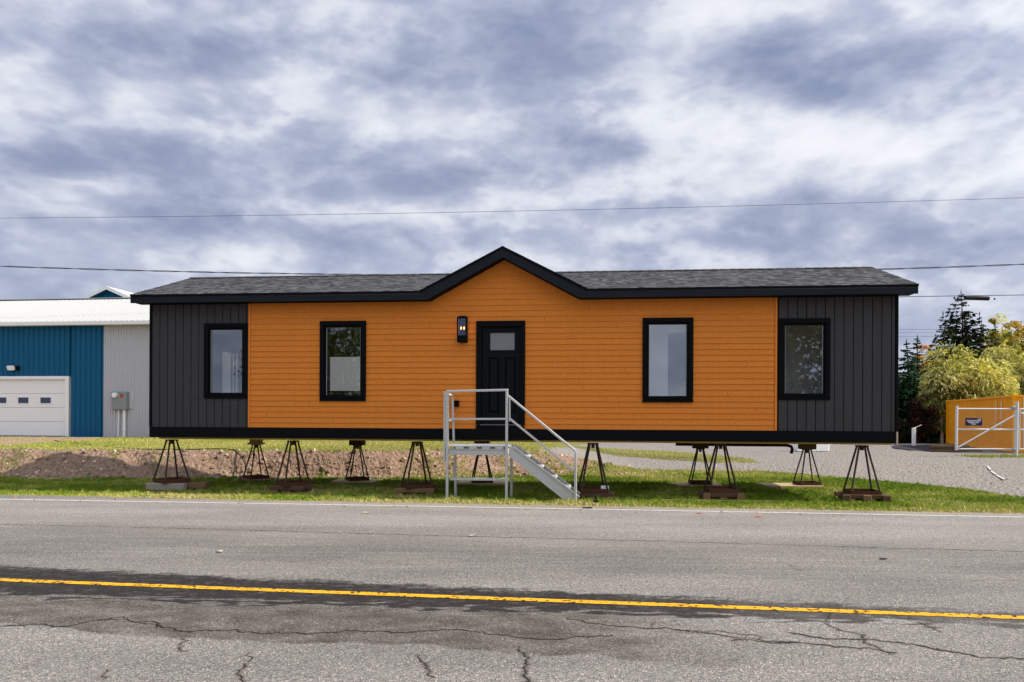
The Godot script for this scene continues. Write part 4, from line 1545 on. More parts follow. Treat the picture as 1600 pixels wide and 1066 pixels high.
func make_trees():
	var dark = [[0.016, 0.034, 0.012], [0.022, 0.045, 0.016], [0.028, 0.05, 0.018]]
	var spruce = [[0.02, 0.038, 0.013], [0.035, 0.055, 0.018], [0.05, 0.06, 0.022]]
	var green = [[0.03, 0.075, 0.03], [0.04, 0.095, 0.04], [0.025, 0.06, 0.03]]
	var yellow = [[0.60, 0.56, 0.17], [0.70, 0.66, 0.26], [0.48, 0.47, 0.15], [0.28, 0.29, 0.09], [0.58, 0.57, 0.28], [0.72, 0.62, 0.14]]
	var gold = [[0.50, 0.34, 0.05], [0.55, 0.36, 0.05], [0.38, 0.30, 0.05], [0.24, 0.24, 0.045]]
	var orange = [[0.70, 0.30, 0.10], [0.74, 0.40, 0.16], [0.55, 0.30, 0.10]]
	var T
	rng.seed = 101
	T = thing("spruce_tree", "tall dark spruce tree rising above the yellow willow into the sky", "tree", place(1501, 72))
	var h = tall_at(1501, 459, 72)
	trunk(T, h * 0.97, 0.22, M.bark, 0, 1, 0.1)
	conifer(T, h, 5.2, spruce, 40, 12, 0.1, 0.25, 0.2)
	T = thing("spruce_tree", "narrower dark spruce at the left shoulder of the tall spruce", "tree", place(1473, 70))
	h = tall_at(1473, 493, 70)
	trunk(T, h * 0.97, 0.16, M.bark, 0, 1, 0.1)
	conifer(T, h, 3.0, spruce, 26, 9, 0.1, 0.3, 0.15)
	T = thing("spruce_tree", "bushy dark spruce at the right shoulder of the tall spruce", "tree", place(1530, 70))
	h = tall_at(1530, 494, 70)
	trunk(T, h * 0.97, 0.16, M.bark, 0, 1, 0.1)
	conifer(T, h, 3.4, spruce, 26, 9, 0.1, 0.3, 0.15)
	T = thing("fir_tree", "blue green fir standing closest to the right end of the house", "tree", place(1416, 52))
	h = tall_at(1416, 537, 52)
	trunk(T, h * 0.97, 0.14, M.bark, 0, 1, 0.1)
	conifer(T, h, 2.1, green, 26, 11, 0.04)
	T = thing("fir_tree", "pointed green fir in front of the orange maple", "tree", place(1433, 55))
	h = tall_at(1433, 529, 55)
	trunk(T, h * 0.97, 0.14, M.bark, 0, 1, 0.1)
	conifer(T, h, 1.8, green, 24, 10, 0.04)
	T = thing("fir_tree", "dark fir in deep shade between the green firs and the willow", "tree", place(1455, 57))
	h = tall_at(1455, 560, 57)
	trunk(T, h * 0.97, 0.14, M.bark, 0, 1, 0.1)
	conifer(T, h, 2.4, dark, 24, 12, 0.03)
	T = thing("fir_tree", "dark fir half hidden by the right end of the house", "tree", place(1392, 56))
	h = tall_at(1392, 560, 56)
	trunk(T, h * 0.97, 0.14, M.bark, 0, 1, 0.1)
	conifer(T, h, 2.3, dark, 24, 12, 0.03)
	T = thing("maple_tree", "bright orange autumn maple behind the green firs", "tree", place(1446, 62))
	h = tall_at(1446, 540, 62)
	trunk(T, h * 0.8, 0.12, M.bark, 5, 1.4, 0.4)
	broadleaf(T, h, 1.0, 1.6, h - 1.6, orange, 1800, 0.10, 26)
	T = thing("willow_tree", "big yellow green weeping willow behind the orange container", "tree", place(1520, 49))
	h = tall_at(1520, 540, 49)
	trunk(T, h * 0.8, 0.2, M.birch, 9, 2.2, 0.15)
	weeping(T, h, 3.5, 3.3, h - 2.6, yellow, 20000, 0.10)
	T = thing("willow_tree", "second yellow green willow at the right edge of the view", "tree", place(1596, 51))
	h = tall_at(1600, 548, 50)
	trunk(T, h * 0.8, 0.2, M.birch, 9, 2.2, 0.15)
	weeping(T, h, 3.6, 3.3, h - 2.6, yellow, 19000, 0.10)
	T = thing("willow_tree", "small pale willow drooping at the left end of the container", "tree", place(1472, 48))
	h = tall_at(1472, 562, 48)
	trunk(T, h * 0.8, 0.1, M.birch, 6, 1.2, 0.15)
	weeping(T, h, 1.3, 2.6, h - 2.4, [[0.2, 0.21, 0.06], [0.26, 0.26, 0.07], [0.14, 0.16, 0.05]], 3500, 0.09)
	T = thing("poplar_tree", "yellow poplar rising behind the willow, right of the spruce", "tree", place(1562, 78))
	h = tall_at(1562, 491, 78)
	trunk(T, h * 0.9, 0.18, M.birch, 9, 1.5, 0.3)
	broadleaf(T, h, 1.7, 3.8, h - 3.8, gold + yellow, 7000, 0.13, 60)
	T = thing("poplar_tree", "golden poplar at the right edge behind the willow", "tree", place(1592, 80))
	h = tall_at(1592, 500, 80)
	trunk(T, h * 0.9, 0.18, M.birch, 9, 1.5, 0.3)
	broadleaf(T, h, 2.0, 3.2, h - 3.2, gold, 6000, 0.13, 50)
	T = thing("fir_tree", "slim dark fir in front of the yellow poplar", "tree", place(1553, 74))
	h = tall_at(1553, 504, 74)
	trunk(T, h * 0.97, 0.14, M.bark, 0, 1, 0.1)
	conifer(T, h, 1.7, dark, 24, 9, 0.1)
	T = thing("fir_tree", "dark olive fir at the far right edge of the view", "tree", place(1606, 74))
	h = tall_at(1600, 514, 74)
	trunk(T, h * 0.97, 0.14, M.bark, 0, 1, 0.1)
	conifer(T, h, 2.0, [[0.04, 0.05, 0.012], [0.055, 0.06, 0.015]], 24, 10, 0.1)
	T = thing("shrub", "dark red leaved shrub below the green firs, its colour darkened further for tree shade", "shrub", place(1434, 47))
	trunk(T, 1.4, 0.05, M.bark, 5, 0.6, 0.2)
	broadleaf(T, 3.0, 0.95, 1.4, 1.75, [[0.022, 0.007, 0.007], [0.034, 0.008, 0.007], [0.016, 0.009, 0.007]], 3200, 0.07, 34)  # dark red leaves, tones lowered further to stand for shade from the trees
	for q in [[1412, 50, 1.6, 0.9], [1450, 49, 2.2, 1.0], [1468, 51, 2.4, 1.3], [1490, 53, 2.0, 1.6], [1385, 52, 2.0, 1.4]]:
		T = thing("shrub", {1412: "low dark shrub at the foot of the fir nearest the house", 1450: "dark shrub right of the red shrub", 1468: "dark shrub beside the left end of the container", 1490: "dark shrub in the shade behind the container", 1385: "dark shrub half hidden by the right end of the house"}[q[0]], "shrub", place(q[0], q[1]), 0, "dark shrubs under the trees")
		trunk(T, q[2] * 0.6, 0.05, M.bark, 5, 0.6, 0.2)
		broadleaf(T, q[2], q[3], q[2] * 0.5, q[2] * 0.5, [[0.02, 0.03, 0.012], [0.028, 0.04, 0.014], [0.04, 0.045, 0.02]], 1800, 0.10, 16)
	# the dark wood behind them all
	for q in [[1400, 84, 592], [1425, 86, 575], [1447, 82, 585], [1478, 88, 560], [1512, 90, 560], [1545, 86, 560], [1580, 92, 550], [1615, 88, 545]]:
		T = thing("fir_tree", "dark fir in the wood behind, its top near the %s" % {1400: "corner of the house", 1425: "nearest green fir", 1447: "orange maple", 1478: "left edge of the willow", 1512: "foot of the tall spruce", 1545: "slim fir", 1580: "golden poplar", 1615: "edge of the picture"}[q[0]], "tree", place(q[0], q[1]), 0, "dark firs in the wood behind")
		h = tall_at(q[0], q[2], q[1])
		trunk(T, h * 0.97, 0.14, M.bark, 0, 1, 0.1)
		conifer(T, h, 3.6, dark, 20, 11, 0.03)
	T = thing("fir_tree", "dark tree top just showing over the white roof at the far left", "tree", place(-6, 64))
	h = tall_at(0, 462, 64)
	trunk(T, h * 0.97, 0.14, M.bark, 0, 1, 0.1)
	conifer(T, h, 2.2, dark, 22, 9, 0.1)
	# across the road, behind the camera: seen only as reflections in the windows
	for q in [[-17.5, 13.0, 9.5, 4.2], [-12.5, 17.0, 8.0, 3.2], [11.0, 13.5, 12.5, 4.2], [15.5, 16.0, 10.0, 4.0], [7.5, 17.5, 9.0, 3.2]]:
		T = thing("roadside_tree", {-17.5: "broad tree across the road, reflected in the left orange wall window", -12.5: "smaller tree across the road beside the broad one", 11.0: "tree across the road, reflected in the right charcoal wall window", 15.5: "wide tree across the road farthest to the right", 7.5: "smaller tree across the road behind the tall one"}[q[0]], "tree", Vector3(q[0], 0.0, q[1]))
		trunk(T, q[2] * 0.7, 0.25, M.bark, 9, q[3] * 0.7, 0.3)
		broadleaf(T, q[2], q[3], q[2] * 0.45, q[2] * 0.52, [[0.26, 0.25, 0.09], [0.30, 0.27, 0.10], [0.22, 0.22, 0.08], [0.19, 0.19, 0.07]] if q[0] > 0.0 else [[0.13, 0.15, 0.04], [0.16, 0.17, 0.045], [0.10, 0.12, 0.035]], 13000, 0.13, 80)

# ---------------------------------------------------------------- metal stairs
func make_stairs():
	var S = thing("access_stairs", "grey aluminium stair landing with handrails and steps at the black front door", "stairs", HOUSE_AT, HOUSE_TURN)
	var mb
	var zf = 0.95
	var zr = 0.14
	var put = func(called, a, b, w = 0.045, h2 = 0.045):
		var m = MB.new()
		m.bar(a, b, w, h2, Vector3.BACK if abs((b - a).normalized().z) < 0.9 else Vector3.UP, 0.006)
		obj(called, m, M.alu, S)
	put.call("post", Vector3(-0.915, 0.05, zf), Vector3(-0.915, 1.975, zf))
	put.call("post", Vector3(-0.968, 0.74, zf - 0.02), Vector3(-0.968, 1.995, zf - 0.02), 0.04, 0.04)
	put.call("post", Vector3(0.165, 0.06, zf), Vector3(0.165, 2.0, zf))
	put.call("post", Vector3(0.216, 1.46, zf - 0.004), Vector3(0.216, 1.90, zf - 0.004), 0.03, 0.035)
	put.call("post", Vector3(-0.945, 1.03, zr), Vector3(-0.975, 1.92, zr), 0.04, 0.04)
	put.call("leg", Vector3(-0.905, 0.0, zr), Vector3(-0.925, 0.90, zr))
	put.call("leg", Vector3(0.165, 0.01, zr), Vector3(0.165, 0.90, zr))
	put.call("top_rail", Vector3(-0.938, 1.998, zf), Vector3(0.19, 2.023, zf), 0.04, 0.04)
	put.call("middle_rail", Vector3(-0.89, 1.497, zf), Vector3(0.14, 1.505, zf), 0.035, 0.035)
	put.call("top_rail", Vector3(-0.93, 1.955, zf - 0.05), Vector3(-0.972, 1.94, zr - 0.02), 0.04, 0.04)
	put.call("middle_rail", Vector3(-0.93, 1.48, zf - 0.045), Vector3(-0.955, 1.475, zr + 0.03), 0.035, 0.035)
	put.call("brace", Vector3(-0.888, 0.405, zf - 0.1), Vector3(0.14, 0.412, zf - 0.1), 0.05, 0.03)
	# deck: gripping planks side by side with punched teeth, over a frame
	for k in 4:
		mb = MB.new()
		var za = zr - 0.02 + k * 0.211
		mb.span(Vector3(-0.93, 1.0, za), Vector3(0.195, 1.022, za + 0.195), 0.004)
		for q in 18:
			mb.box(Vector3(-0.90 + q * 0.0625, 1.028, za + 0.05), Vector3(0.035, 0.012, 0.03), 0.003)
			mb.box(Vector3(-0.87 + q * 0.0625, 1.028, za + 0.145), Vector3(0.035, 0.012, 0.03), 0.003)
		obj("deck_plank", mb, M.alu, S)
	mb = MB.new()
	mb.span(Vector3(-0.89, 0.855, zf - 0.03), Vector3(0.14, 0.962, zf - 0.015), 0.003)
	mb.span(Vector3(-0.89, 0.855, zf - 0.015), Vector3(0.14, 0.868, zf + 0.012), 0.003)
	mb.span(Vector3(-0.89, 0.95, zf - 0.015), Vector3(0.14, 0.962, zf + 0.012), 0.003)
	obj("front_beam", mb, M.alu, S)
	for x in [-0.9, 0.15]:
		mb = MB.new()
		mb.span(Vector3(x - 0.015, 0.87, zr + 0.025), Vector3(x + 0.015, 0.962, zf - 0.032), 0.003)
		obj("side_beam", mb, M.alu, S)
	mb = MB.new()
	mb.span(Vector3(-0.885, 0.87, zr - 0.01), Vector3(0.135, 0.995, zr + 0.01), 0.003)
	obj("rear_beam", mb, M.alu, S)
	for k in 4:     # clips under the deck's edge
		mb = MB.new()
		mb.span(Vector3(-0.76 + k * 0.24, 0.964, zf - 0.03), Vector3(-0.62 + k * 0.24, 0.999, zf + 0.005), 0.002)
		obj("clip", mb, M.alu, S)
	# stringers: folded channels
	for z in [zf - 0.03, zr + 0.12]:
		mb = MB.new()
		mb.prism([Vector3(0.20, 1.01, z), Vector3(0.30, 1.01, z), Vector3(1.475, 0.135, z), Vector3(1.395, 0.045, z), Vector3(1.19, 0.075, z), Vector3(0.20, 0.845, z)], Vector3(0, 0, -0.008))
		mb.prism([Vector3(0.30, 1.01, z), Vector3(1.475, 0.135, z), Vector3(1.463, 0.118, z), Vector3(0.288, 0.993, z)], Vector3(0, 0, 0.035))
		mb.prism([Vector3(0.20, 0.845, z), Vector3(1.19, 0.075, z), Vector3(1.20, 0.088, z), Vector3(0.21, 0.858, z)], Vector3(0, 0, 0.035))
		obj("stringer", mb, M.alu, S)
	for k in 4:
		mb = MB.new()
		var x = 0.46 + k * 0.245
		var y = 0.845 - k * 0.183
		mb.span(Vector3(x - 0.13, y - 0.03, zr + 0.125), Vector3(x + 0.11, y, zf - 0.04), 0.004)
		for q in 8:
			mb.box(Vector3(x + 0.08, y + 0.005, zr + 0.18 + q * 0.08), Vector3(0.03, 0.012, 0.04), 0.003)
		obj("tread", mb, M.alu, S)
	put.call("handrail", Vector3(0.18, 1.925, zf - 0.002), Vector3(1.40, 0.935, zf - 0.002), 0.04, 0.04)
	put.call("handrail", Vector3(0.215, 1.512, zf - 0.006), Vector3(1.375, 0.585, zf - 0.006), 0.038, 0.038)
	put.call("post", Vector3(1.398, 0.06, zf + 0.005), Vector3(1.398, 0.93, zf + 0.005), 0.045, 0.045)

# ---------------------------------------------------------------- stands and timbers under the house
func make_stand_prototype(label, hgt):
	var T = thing("steel_stand", label, "jack stand")
	var s = 0.265
	var mb
	for k in 4:
		var a = TAU * k / 4 + PI / 4
		mb = MB.new()
		var b = Vector3(cos(a) * s * 1.36, 0.02, sin(a) * s * 1.36)
		var t = Vector3(cos(a) * 0.10, hgt - 0.02, sin(a) * 0.10)
		mb.tube([b, t], 0.019, 8)
		obj("rod", mb, M.rust, T)
	mb = MB.new()
	for k in 4:
		var a = TAU * k / 4
		var d = Vector3(cos(a), 0, sin(a))
		var e = Vector3(-sin(a), 0, cos(a))
		var l = s * (1.0 if k % 2 else 1.0)
		mb.bar(d * s + e * (-l + (0.0 if k % 2 else 0.0)) + Vector3(0, 0.035, 0), d * s + e * (l - 0.008) + Vector3(0, 0.035, 0), 0.008, 0.07)
		mb.bar(d * (s - 0.035) + e * (-l + 0.07) + Vector3(0, 0.006, 0), d * (s - 0.035) + e * (l - 0.02) + Vector3(0, 0.006, 0), 0.06, 0.01)
	obj("base_frame", mb, M.rust_base, T)
	mb = MB.new()
	mb.span(Vector3(-0.10, hgt - 0.02, -0.10), Vector3(0.10, hgt, 0.10), 0.004)
	mb.tube([Vector3(0, hgt - 0.09, 0), Vector3(0, hgt - 0.02, 0)], 0.035, 10)
	obj("top_plate", mb, M.rust, T)
	return T

func crib(label, at_, turn, kind):
	var T = thing("timber_crib", label, "timber blocks", at_, turn, "timber cribs under the front stands")
	var h = [0.18, 0.15, 0.14, 0.105, 0.15, 0.14][kind]
	var low = h * (0.24 if kind == 0 else 0.42)
	var mb
	var blocks = [[-0.30, -0.02, 0.26], [-0.26, 0.02, 0.24], [-0.28, 0.0, 0.28], [-0.27, 0.0, 0.27], [-0.29, 0.0, 0.29], [-0.27, 0.05, 0.33]][kind]
	for b in blocks:
		mb = MB.new()
		mb.box(Vector3(b, low * 0.5, 0), Vector3(0.13, low, 0.62), 0.008, Basis(Vector3.UP, rng.randf_range(-0.05, 0.05)))
		obj("bottom_block", mb, [M.timber2, M.timber][rng.randi() % 2], T)
	for z in [-0.21, 0.0, 0.215]:
		mb = MB.new()
		var l = rng.randf_range(0.66, 0.80)
		mb.box(Vector3(rng.randf_range(-0.03, 0.03), low + (h - low) * 0.5 + 0.001, z), Vector3(l, h - low, 0.15), 0.008, Basis(Vector3.UP, rng.randf_range(-0.04, 0.04)))
		obj("top_timber", mb, M.timber_grey if (kind == 0 and z > 0.1) else (M.timber2 if rng.randf() < 0.35 else M.timber), T)
	if kind == 0:
		mb = MB.new()
		mb.box(Vector3(0.52, 0.125, -0.12), Vector3(0.36, 0.11, 0.3), 0.008, Basis(Vector3.UP, 0.06))
		obj("top_timber", mb, M.timber2, T)
		for x in [0.42, 0.62]:
			mb = MB.new()
			mb.box(Vector3(x, 0.034, -0.1), Vector3(0.12, 0.068, 0.3), 0.006)
			obj("bottom_block", mb, M.timber2, T)
	if kind == 4:
		for x in [-0.31, 0.31]:
			mb = MB.new()
			mb.box(Vector3(x, 0.08, 0.33), Vector3(0.13, 0.13, 0.07), 0.01)
			obj("end_block", mb, M.timber2, T)
		mb = MB.new()
		mb.box(Vector3(-0.1, 0.015, 0.42), Vector3(2.1, 0.03, 0.14), 0.005, Basis(Vector3.UP, 0.03))
		obj("plank", mb, M.timber2, T)
	if kind == 5:
		for x in [-0.36, 0.0, 0.33]:
			mb = MB.new()
			mb.box(Vector3(x, 0.075, 0.33), Vector3(0.14, 0.125, 0.08), 0.01)
			obj("end_block", mb, M.timber2 if x == 0.0 else M.timber, T)
	return T

var boards = []

func make_stands():
	rng.seed = 55
	var hg = 0.86
	var pr = make_stand_prototype("steel pyramid stand on grey timber under the left charcoal end", hg)
	pr.set_meta("group", "steel stands under the house")
	var front = [[-6.87, 0.18, 0.45, ""], [-4.29, 0.15, 0.35, "steel pyramid stand under the left orange wall window"], [-1.75, 0.145, 0.22, "steel pyramid stand in front, just left of the stairs"], [1.70, 0.11, 0.13, "steel pyramid stand in front, just right of the foot of the stairs"], [4.10, 0.155, 0.22, "steel pyramid stand in front whose rods cross those of the stand behind"], [6.66, 0.145, 0.28, "steel pyramid stand under the right charcoal end, nearest the gravel"]]
	var crib_labels = ["timber crib with a grey weathered beam and a spare brown block, below the leftmost stand", "brown timber crib below the stand under the left orange wall window", "dark brown timber crib just left of the stairs", "dark brown timber crib at the foot of the stairs, with a white block on it", "reddish brown timber crib with two end blocks and a plank lying in front", "long dark timber crib with three end blocks, nearest the gravel"]
	for i in 6:
		var q = front[i]
		var z = -0.24
		var sc = (1.045 - q[1]) / hg
		var p = house_xf * Vector3(q[0], q[1], z)
		var o = pr
		if i == 0:
			pr.position = p
			pr.rotation.y = q[2] - atan2(p.x, -p.z)
		else:
			o = dup(pr, p, q[2] - atan2(p.x, -p.z), q[3], "steel stands under the house")
		o.scale = Vector3(1, sc, 1)
		crib(crib_labels[i], house_xf * Vector3(q[0], height(p.x, -p.z), z) , HOUSE_TURN + [0.03, -0.04, 0.05, 0.0, 0.02, -0.05][i], i)
	var rear = [[400, 754.5, 0.4, "rear steel stand with yellow wood blocks on top, behind the left charcoal end"], [558, 756, 0.24, "rear steel stand on a yellow edged board, under the left part of the orange wall"], [753, 752, 0.1, "rear steel stand seen under the stair landing"], [1094, 757.5, 0.15, "rear steel stand on plywood whose rods cross those of the front stand"], [1261, 758.5, 0.38, "rear steel stand on plywood beside the gravel"]]
	var ply = ["thin reddish board under the rear stand behind the left charcoal end", "tan board with a yellow edge under the second rear stand", "tan board on the grass behind the stair landing", "tan plywood sheet under the rear stand with crossing rods", "tan plywood sheet reaching left from the rear stand beside the gravel"]
	for i in 5:
		var q = rear[i]
		var l = on_plane(house_xf, q[0], q[1], -3.15)
		var p = house_xf * Vector3(l.x, 0, -3.15)
		var g = height(p.x, -p.z)
		p.y = g + 0.045
		var o = dup(pr, p, q[2] - atan2(p.x, -p.z), q[3], "steel stands under the house")
		o.scale = Vector3(0.88, (0.845 - p.y) / hg, 0.88)
		var mb = MB.new()
		mb.box(Vector3(0, 0.025, 0), Vector3([0.66, 0.95, 1.15, 1.0, 1.25][i], 0.035, 0.75), 0.003)
		var b = obj("ground_board", mb, sm(lin(0.42, 0.22, 0.13), 0.9, 0, M.grain, 2.0) if i == 0 else M.plywood)
		b.position = Vector3(p.x, g + 0.003, p.z) + (house_xf.basis * Vector3([0, -0.05, 0, -0.05, -0.38][i], 0, 0))
		boards.append(b.position)
		b.rotation.y = HOUSE_TURN + [0.1, 0.05, 0.0, 0.04, 0.1][i]
		tag(b, ply[i], "board", "boards under the rear stands")
		var pk = thing("packing_blocks", ["yellow and dark wood packing on the rear stand behind the left charcoal end", "dark packing block on the rear stand under the left part of the orange wall", "packing block on the rear stand behind the stair landing", "dark packing block on the rear stand with crossing rods", "packing block on the rear stand beside the gravel"][i], "wood block", Vector3(p.x, 0.845, p.z), HOUSE_TURN, "packing on the rear stands")
		var hh = [0.045, 0.13, 0.13, 0.13, 0.13][i]
		mb = MB.new()
		mb.span(Vector3(-0.17, 0.0, -0.12), Vector3(0.17, hh, 0.12), 0.005)
		obj("lower_block", mb, M.timber if i else M.pine, pk)
		mb = MB.new()
		mb.span(Vector3(-0.12, hh + 0.001, -0.12), Vector3(0.12, 0.199, 0.12), 0.005)
		obj("upper_block", mb, M.pine, pk)
	var wb = MB.new()
	wb.box(Vector3(0, 0.05, 0), Vector3(0.15, 0.10, 0.10), 0.006)
	var w = obj("white_block", wb, M.white_paint)
	w.position = house_xf * Vector3(1.93, 0.135, -0.14)
	w.rotation.y = HOUSE_TURN
	tag(w, "small white block wedged on the dark crib at the foot of the stairs", "block")

# ---------------------------------------------------------------- gate and sign
func make_gate():
	var D = 30.6
	var p = on_ground(1588, 714, 0.0)
	p.y = 0.0
	var G = thing("gate_post", "galvanised steel post that the chain link gate meets, in a patch of grass", "post", p)
	var mb = MB.new()
	mb.tube([Vector3(0, -0.05, 0), Vector3(0.03, 2.2, 0)], 0.06, 12)
	obj("post", mb, M.galv, G)
	mb = MB.new()
	mb.tube([Vector3(0.03, 2.2, 0), Vector3(0.03, 2.225, 0), Vector3(0.03, 2.25, 0)], 0.066, 12, 0.03)
	obj("cap", mb, M.galv, G)
	mb = MB.new()
	mb.box(Vector3(-0.13, 1.98, 0.02), Vector3(0.20, 0.16, 0.12), 0.04)
	obj("hinge", mb, M.meter_grey, G)
	mb = MB.new()
	mb.box(Vector3(-0.10, 0.28, 0.02), Vector3(0.16, 0.16, 0.12), 0.04)
	obj("hinge", mb, M.meter_grey, G)
	gate_leaf("chain link gate leaf with a diagonal brace and a navy sign on it", p + Vector3(-2.42, 0, 0), 2.36, 1)
	gate_leaf("chain link fence panel right of the galvanised gate post, running out of view", p + Vector3(0.12, 0, 0), 2.36, -1)
	var e = thing("gate_post", "galvanised post at the far end of the fence panel on the right", "post", p + Vector3(2.62, 0, 0))
	mb = MB.new()
	mb.tube([Vector3(0, -0.05, 0), Vector3(0, 2.2, 0)], 0.06, 12)
	obj("post", mb, M.galv, e)
	# sign
	var S = thing("notice_sign", "small navy sign with white lettering wired to the gate", "sign", p + Vector3(-1.745, 1.25, 0.045))
	mb = MB.new()
	mb.span(Vector3(-0.34, 0.0, -0.006), Vector3(0.34, 0.31, 0.006), 0.003)
	obj("plate", mb, M.navy, S)
	var f = SystemFont.new()
	f.font_names = PackedStringArray(["Droid Sans"])
	f.font_weight = 700
	var white = sm(lin(0.8, 0.8, 0.82), 0.6)
	for t in [["Employees Only", 0.175, 0.0], ["Beyond This", 0.105, 0.0], ["Point", 0.035, 0.0]]:
		var tm = TextMesh.new()
		tm.text = t[0]
		tm.font = f
		tm.font_size = 16
		tm.pixel_size = 0.0046
		tm.depth = 0.002
		var o = obj("lettering", tm, white, S)
		o.position = Vector3(t[2], t[1] + 0.03, 0.0085)
	mb = MB.new()
	mb.span(Vector3(0.15, 0.245, 0.0065), Vector3(0.31, 0.262, 0.009))
	mb.span(Vector3(0.17, 0.27, 0.0065), Vector3(0.29, 0.287, 0.009))
	obj("emblem", mb, sm(lin(0.45, 0.47, 0.62), 0.6), S)

func gate_leaf(label, p, w, way):
	var G = thing("chain_link_gate", label, "gate", p)
	var y0 = 0.31
	var y1 = 1.93
	var mb
	for x in [0.0, w]:
		mb = MB.new()
		var tall = y1 + (0.12 if (x == 0.0 and way == 1) else 0.03)
		mb.tube([Vector3(x, y0 - 0.05, 0), Vector3(x + 0.02, tall, 0)], 0.05 if (x == 0.0 and way == 1) else 0.03, 10)
		obj("upright", mb, M.galv, G)
	for y in [y0, 1.10, y1]:
		mb = MB.new()
		mb.tube([Vector3(0.04, y, 0), Vector3(w - 0.02, y, 0)], 0.035 if y == 1.10 else 0.03, 10)
		obj("rail", mb, M.galv, G)
	mb = MB.new()
	mb.tube([Vector3(0.06, y0 + 0.06, 0.03), Vector3(w - 0.03, 1.68, 0.03)] if way == 1 else [Vector3(0.06, 1.78, 0.03), Vector3(w - 0.03, 0.4, 0.03)], 0.03, 10)
	obj("brace", mb, M.galv, G)
	mb = MB.new()
	var s = 0.10
	var hgt = y1 - y0
	for dir in [-1, 1]:
		var x = -hgt
		while x < w:
			var a = Vector2(x, y0)
			var b = Vector2(x + hgt, y1)
			if a.x < 0.0:
				a = Vector2(0.0, y0 - x)
			if b.x > w:
				b = Vector2(w, y1 - (x + hgt - w))
			if b.x - a.x > 0.05:
				var A = Vector3(a.x if dir > 0 else w - a.x, a.y, -0.012 * dir)
				var B = Vector3(b.x if dir > 0 else w - b.x, b.y, -0.012 * dir)
				mb.tube([A, B], 0.0012, 3)
			x += s
	obj("chain_link", mb, M.galv, G).set_meta("kind", "stuff")

# ---------------------------------------------------------------- overhead wires
func wire(label, pts, r, twist = 0.0):
	# pts: [x pixel, y pixel, distance]; a smooth sagging curve through the points, run on well past the frame
	var w = []
	for q in pts:
		w.append(at(q[0], q[1], q[2]))
	var a = w[0]
	var b = w[w.size() / 2]
	var c = w[w.size() - 1]
	var path = []
	for i in 121:
		var x = lerp(-75.0, 75.0, i / 120.0)
		# a parabola through three points, in x
		var l0 = (x - b.x) * (x - c.x) / ((a.x - b.x) * (a.x - c.x))
		var l1 = (x - a.x) * (x - c.x) / ((b.x - a.x) * (b.x - c.x))
		var l2 = (x - a.x) * (x - b.x) / ((c.x - a.x) * (c.x - b.x))
		path.append(a * l0 + b * l1 + c * l2)
	var mb = MB.new()
	if twist > 0.0:
		for s in 2:
			var hel = []
			for i in 900:
				var t = i / 899.0 * 120.0
				var p = path[int(min(t, 119.0))].lerp(path[int(min(t, 119.0)) + 1], t - int(min(t, 119.0)))
				var ph = t * 2.6 + s * PI
				hel.append(p + Vector3(0, cos(ph), sin(ph)) * twist)
			mb.tube(hel, r, 5)
	else:
		mb.tube(path, r, 6)
	var o = obj("overhead_wire", mb, M.wire)
	tag(o, label, "wire", "overhead wires")
	return path

func make_wires():
	wire("thin overhead wire crossing the whole sky high above the roof", [[0, 341, 27], [800, 330, 27], [1600, 309, 27]], 0.0065)
	wire("twisted overhead cable that passes behind the ridge of the house", [[0, 416, 32], [800, 430, 32], [1600, 413, 32]], 0.014, 0.02)
	wire("overhead cable at eave height on the right, carrying the black splice case", [[700, 480, 34], [1402, 464, 34], [1600, 461, 34]], 0.016)
	wire("topmost of the three faint far wires beside the firs", [[900, 520, 95], [1402, 515, 95], [1470, 515, 95]], 0.016)
	wire("middle one of the three faint far wires beside the firs", [[900, 526, 95], [1402, 520, 95], [1470, 520, 95]], 0.016)
	wire("lowest of the three faint far wires beside the firs", [[900, 533, 95], [1402, 526, 95], [1470, 526, 95]], 0.016)
	var a = at(1508, 465.5, 33.9)
	var b = at(1545, 466.5, 33.9)
	var C = thing("splice_case", "black cylindrical cable splice case hanging from the wire before the tall spruce", "cable case", a)
	var mb = MB.new()
	var d = b - a
	mb.tube([Vector3.ZERO, d * 0.02, d * 0.05, d * 0.95, d * 0.98, d], 0.095, 12)
	obj("body", mb, M.cable, C)
	for t in [0.0, 1.0]:
		mb = MB.new()
		mb.tube([d * (t - 0.02), d * (t + 0.02)], 0.05, 10)
		obj("end_cap", mb, M.cable, C)
	for t in [-0.45, -0.3, 0.2, 0.8, 1.25]:
		mb = MB.new()
		mb.box(d * t + Vector3(0, 0.05 if t > 0 and t < 1 else -0.01, 0), Vector3(0.06, 0.08, 0.05), 0.01)
		obj("clamp", mb, M.cable, C)

# ---------------------------------------------------------------- small things
func ground_at(x, d) -> Vector3:
	return Vector3(x, height(x, d), -d)

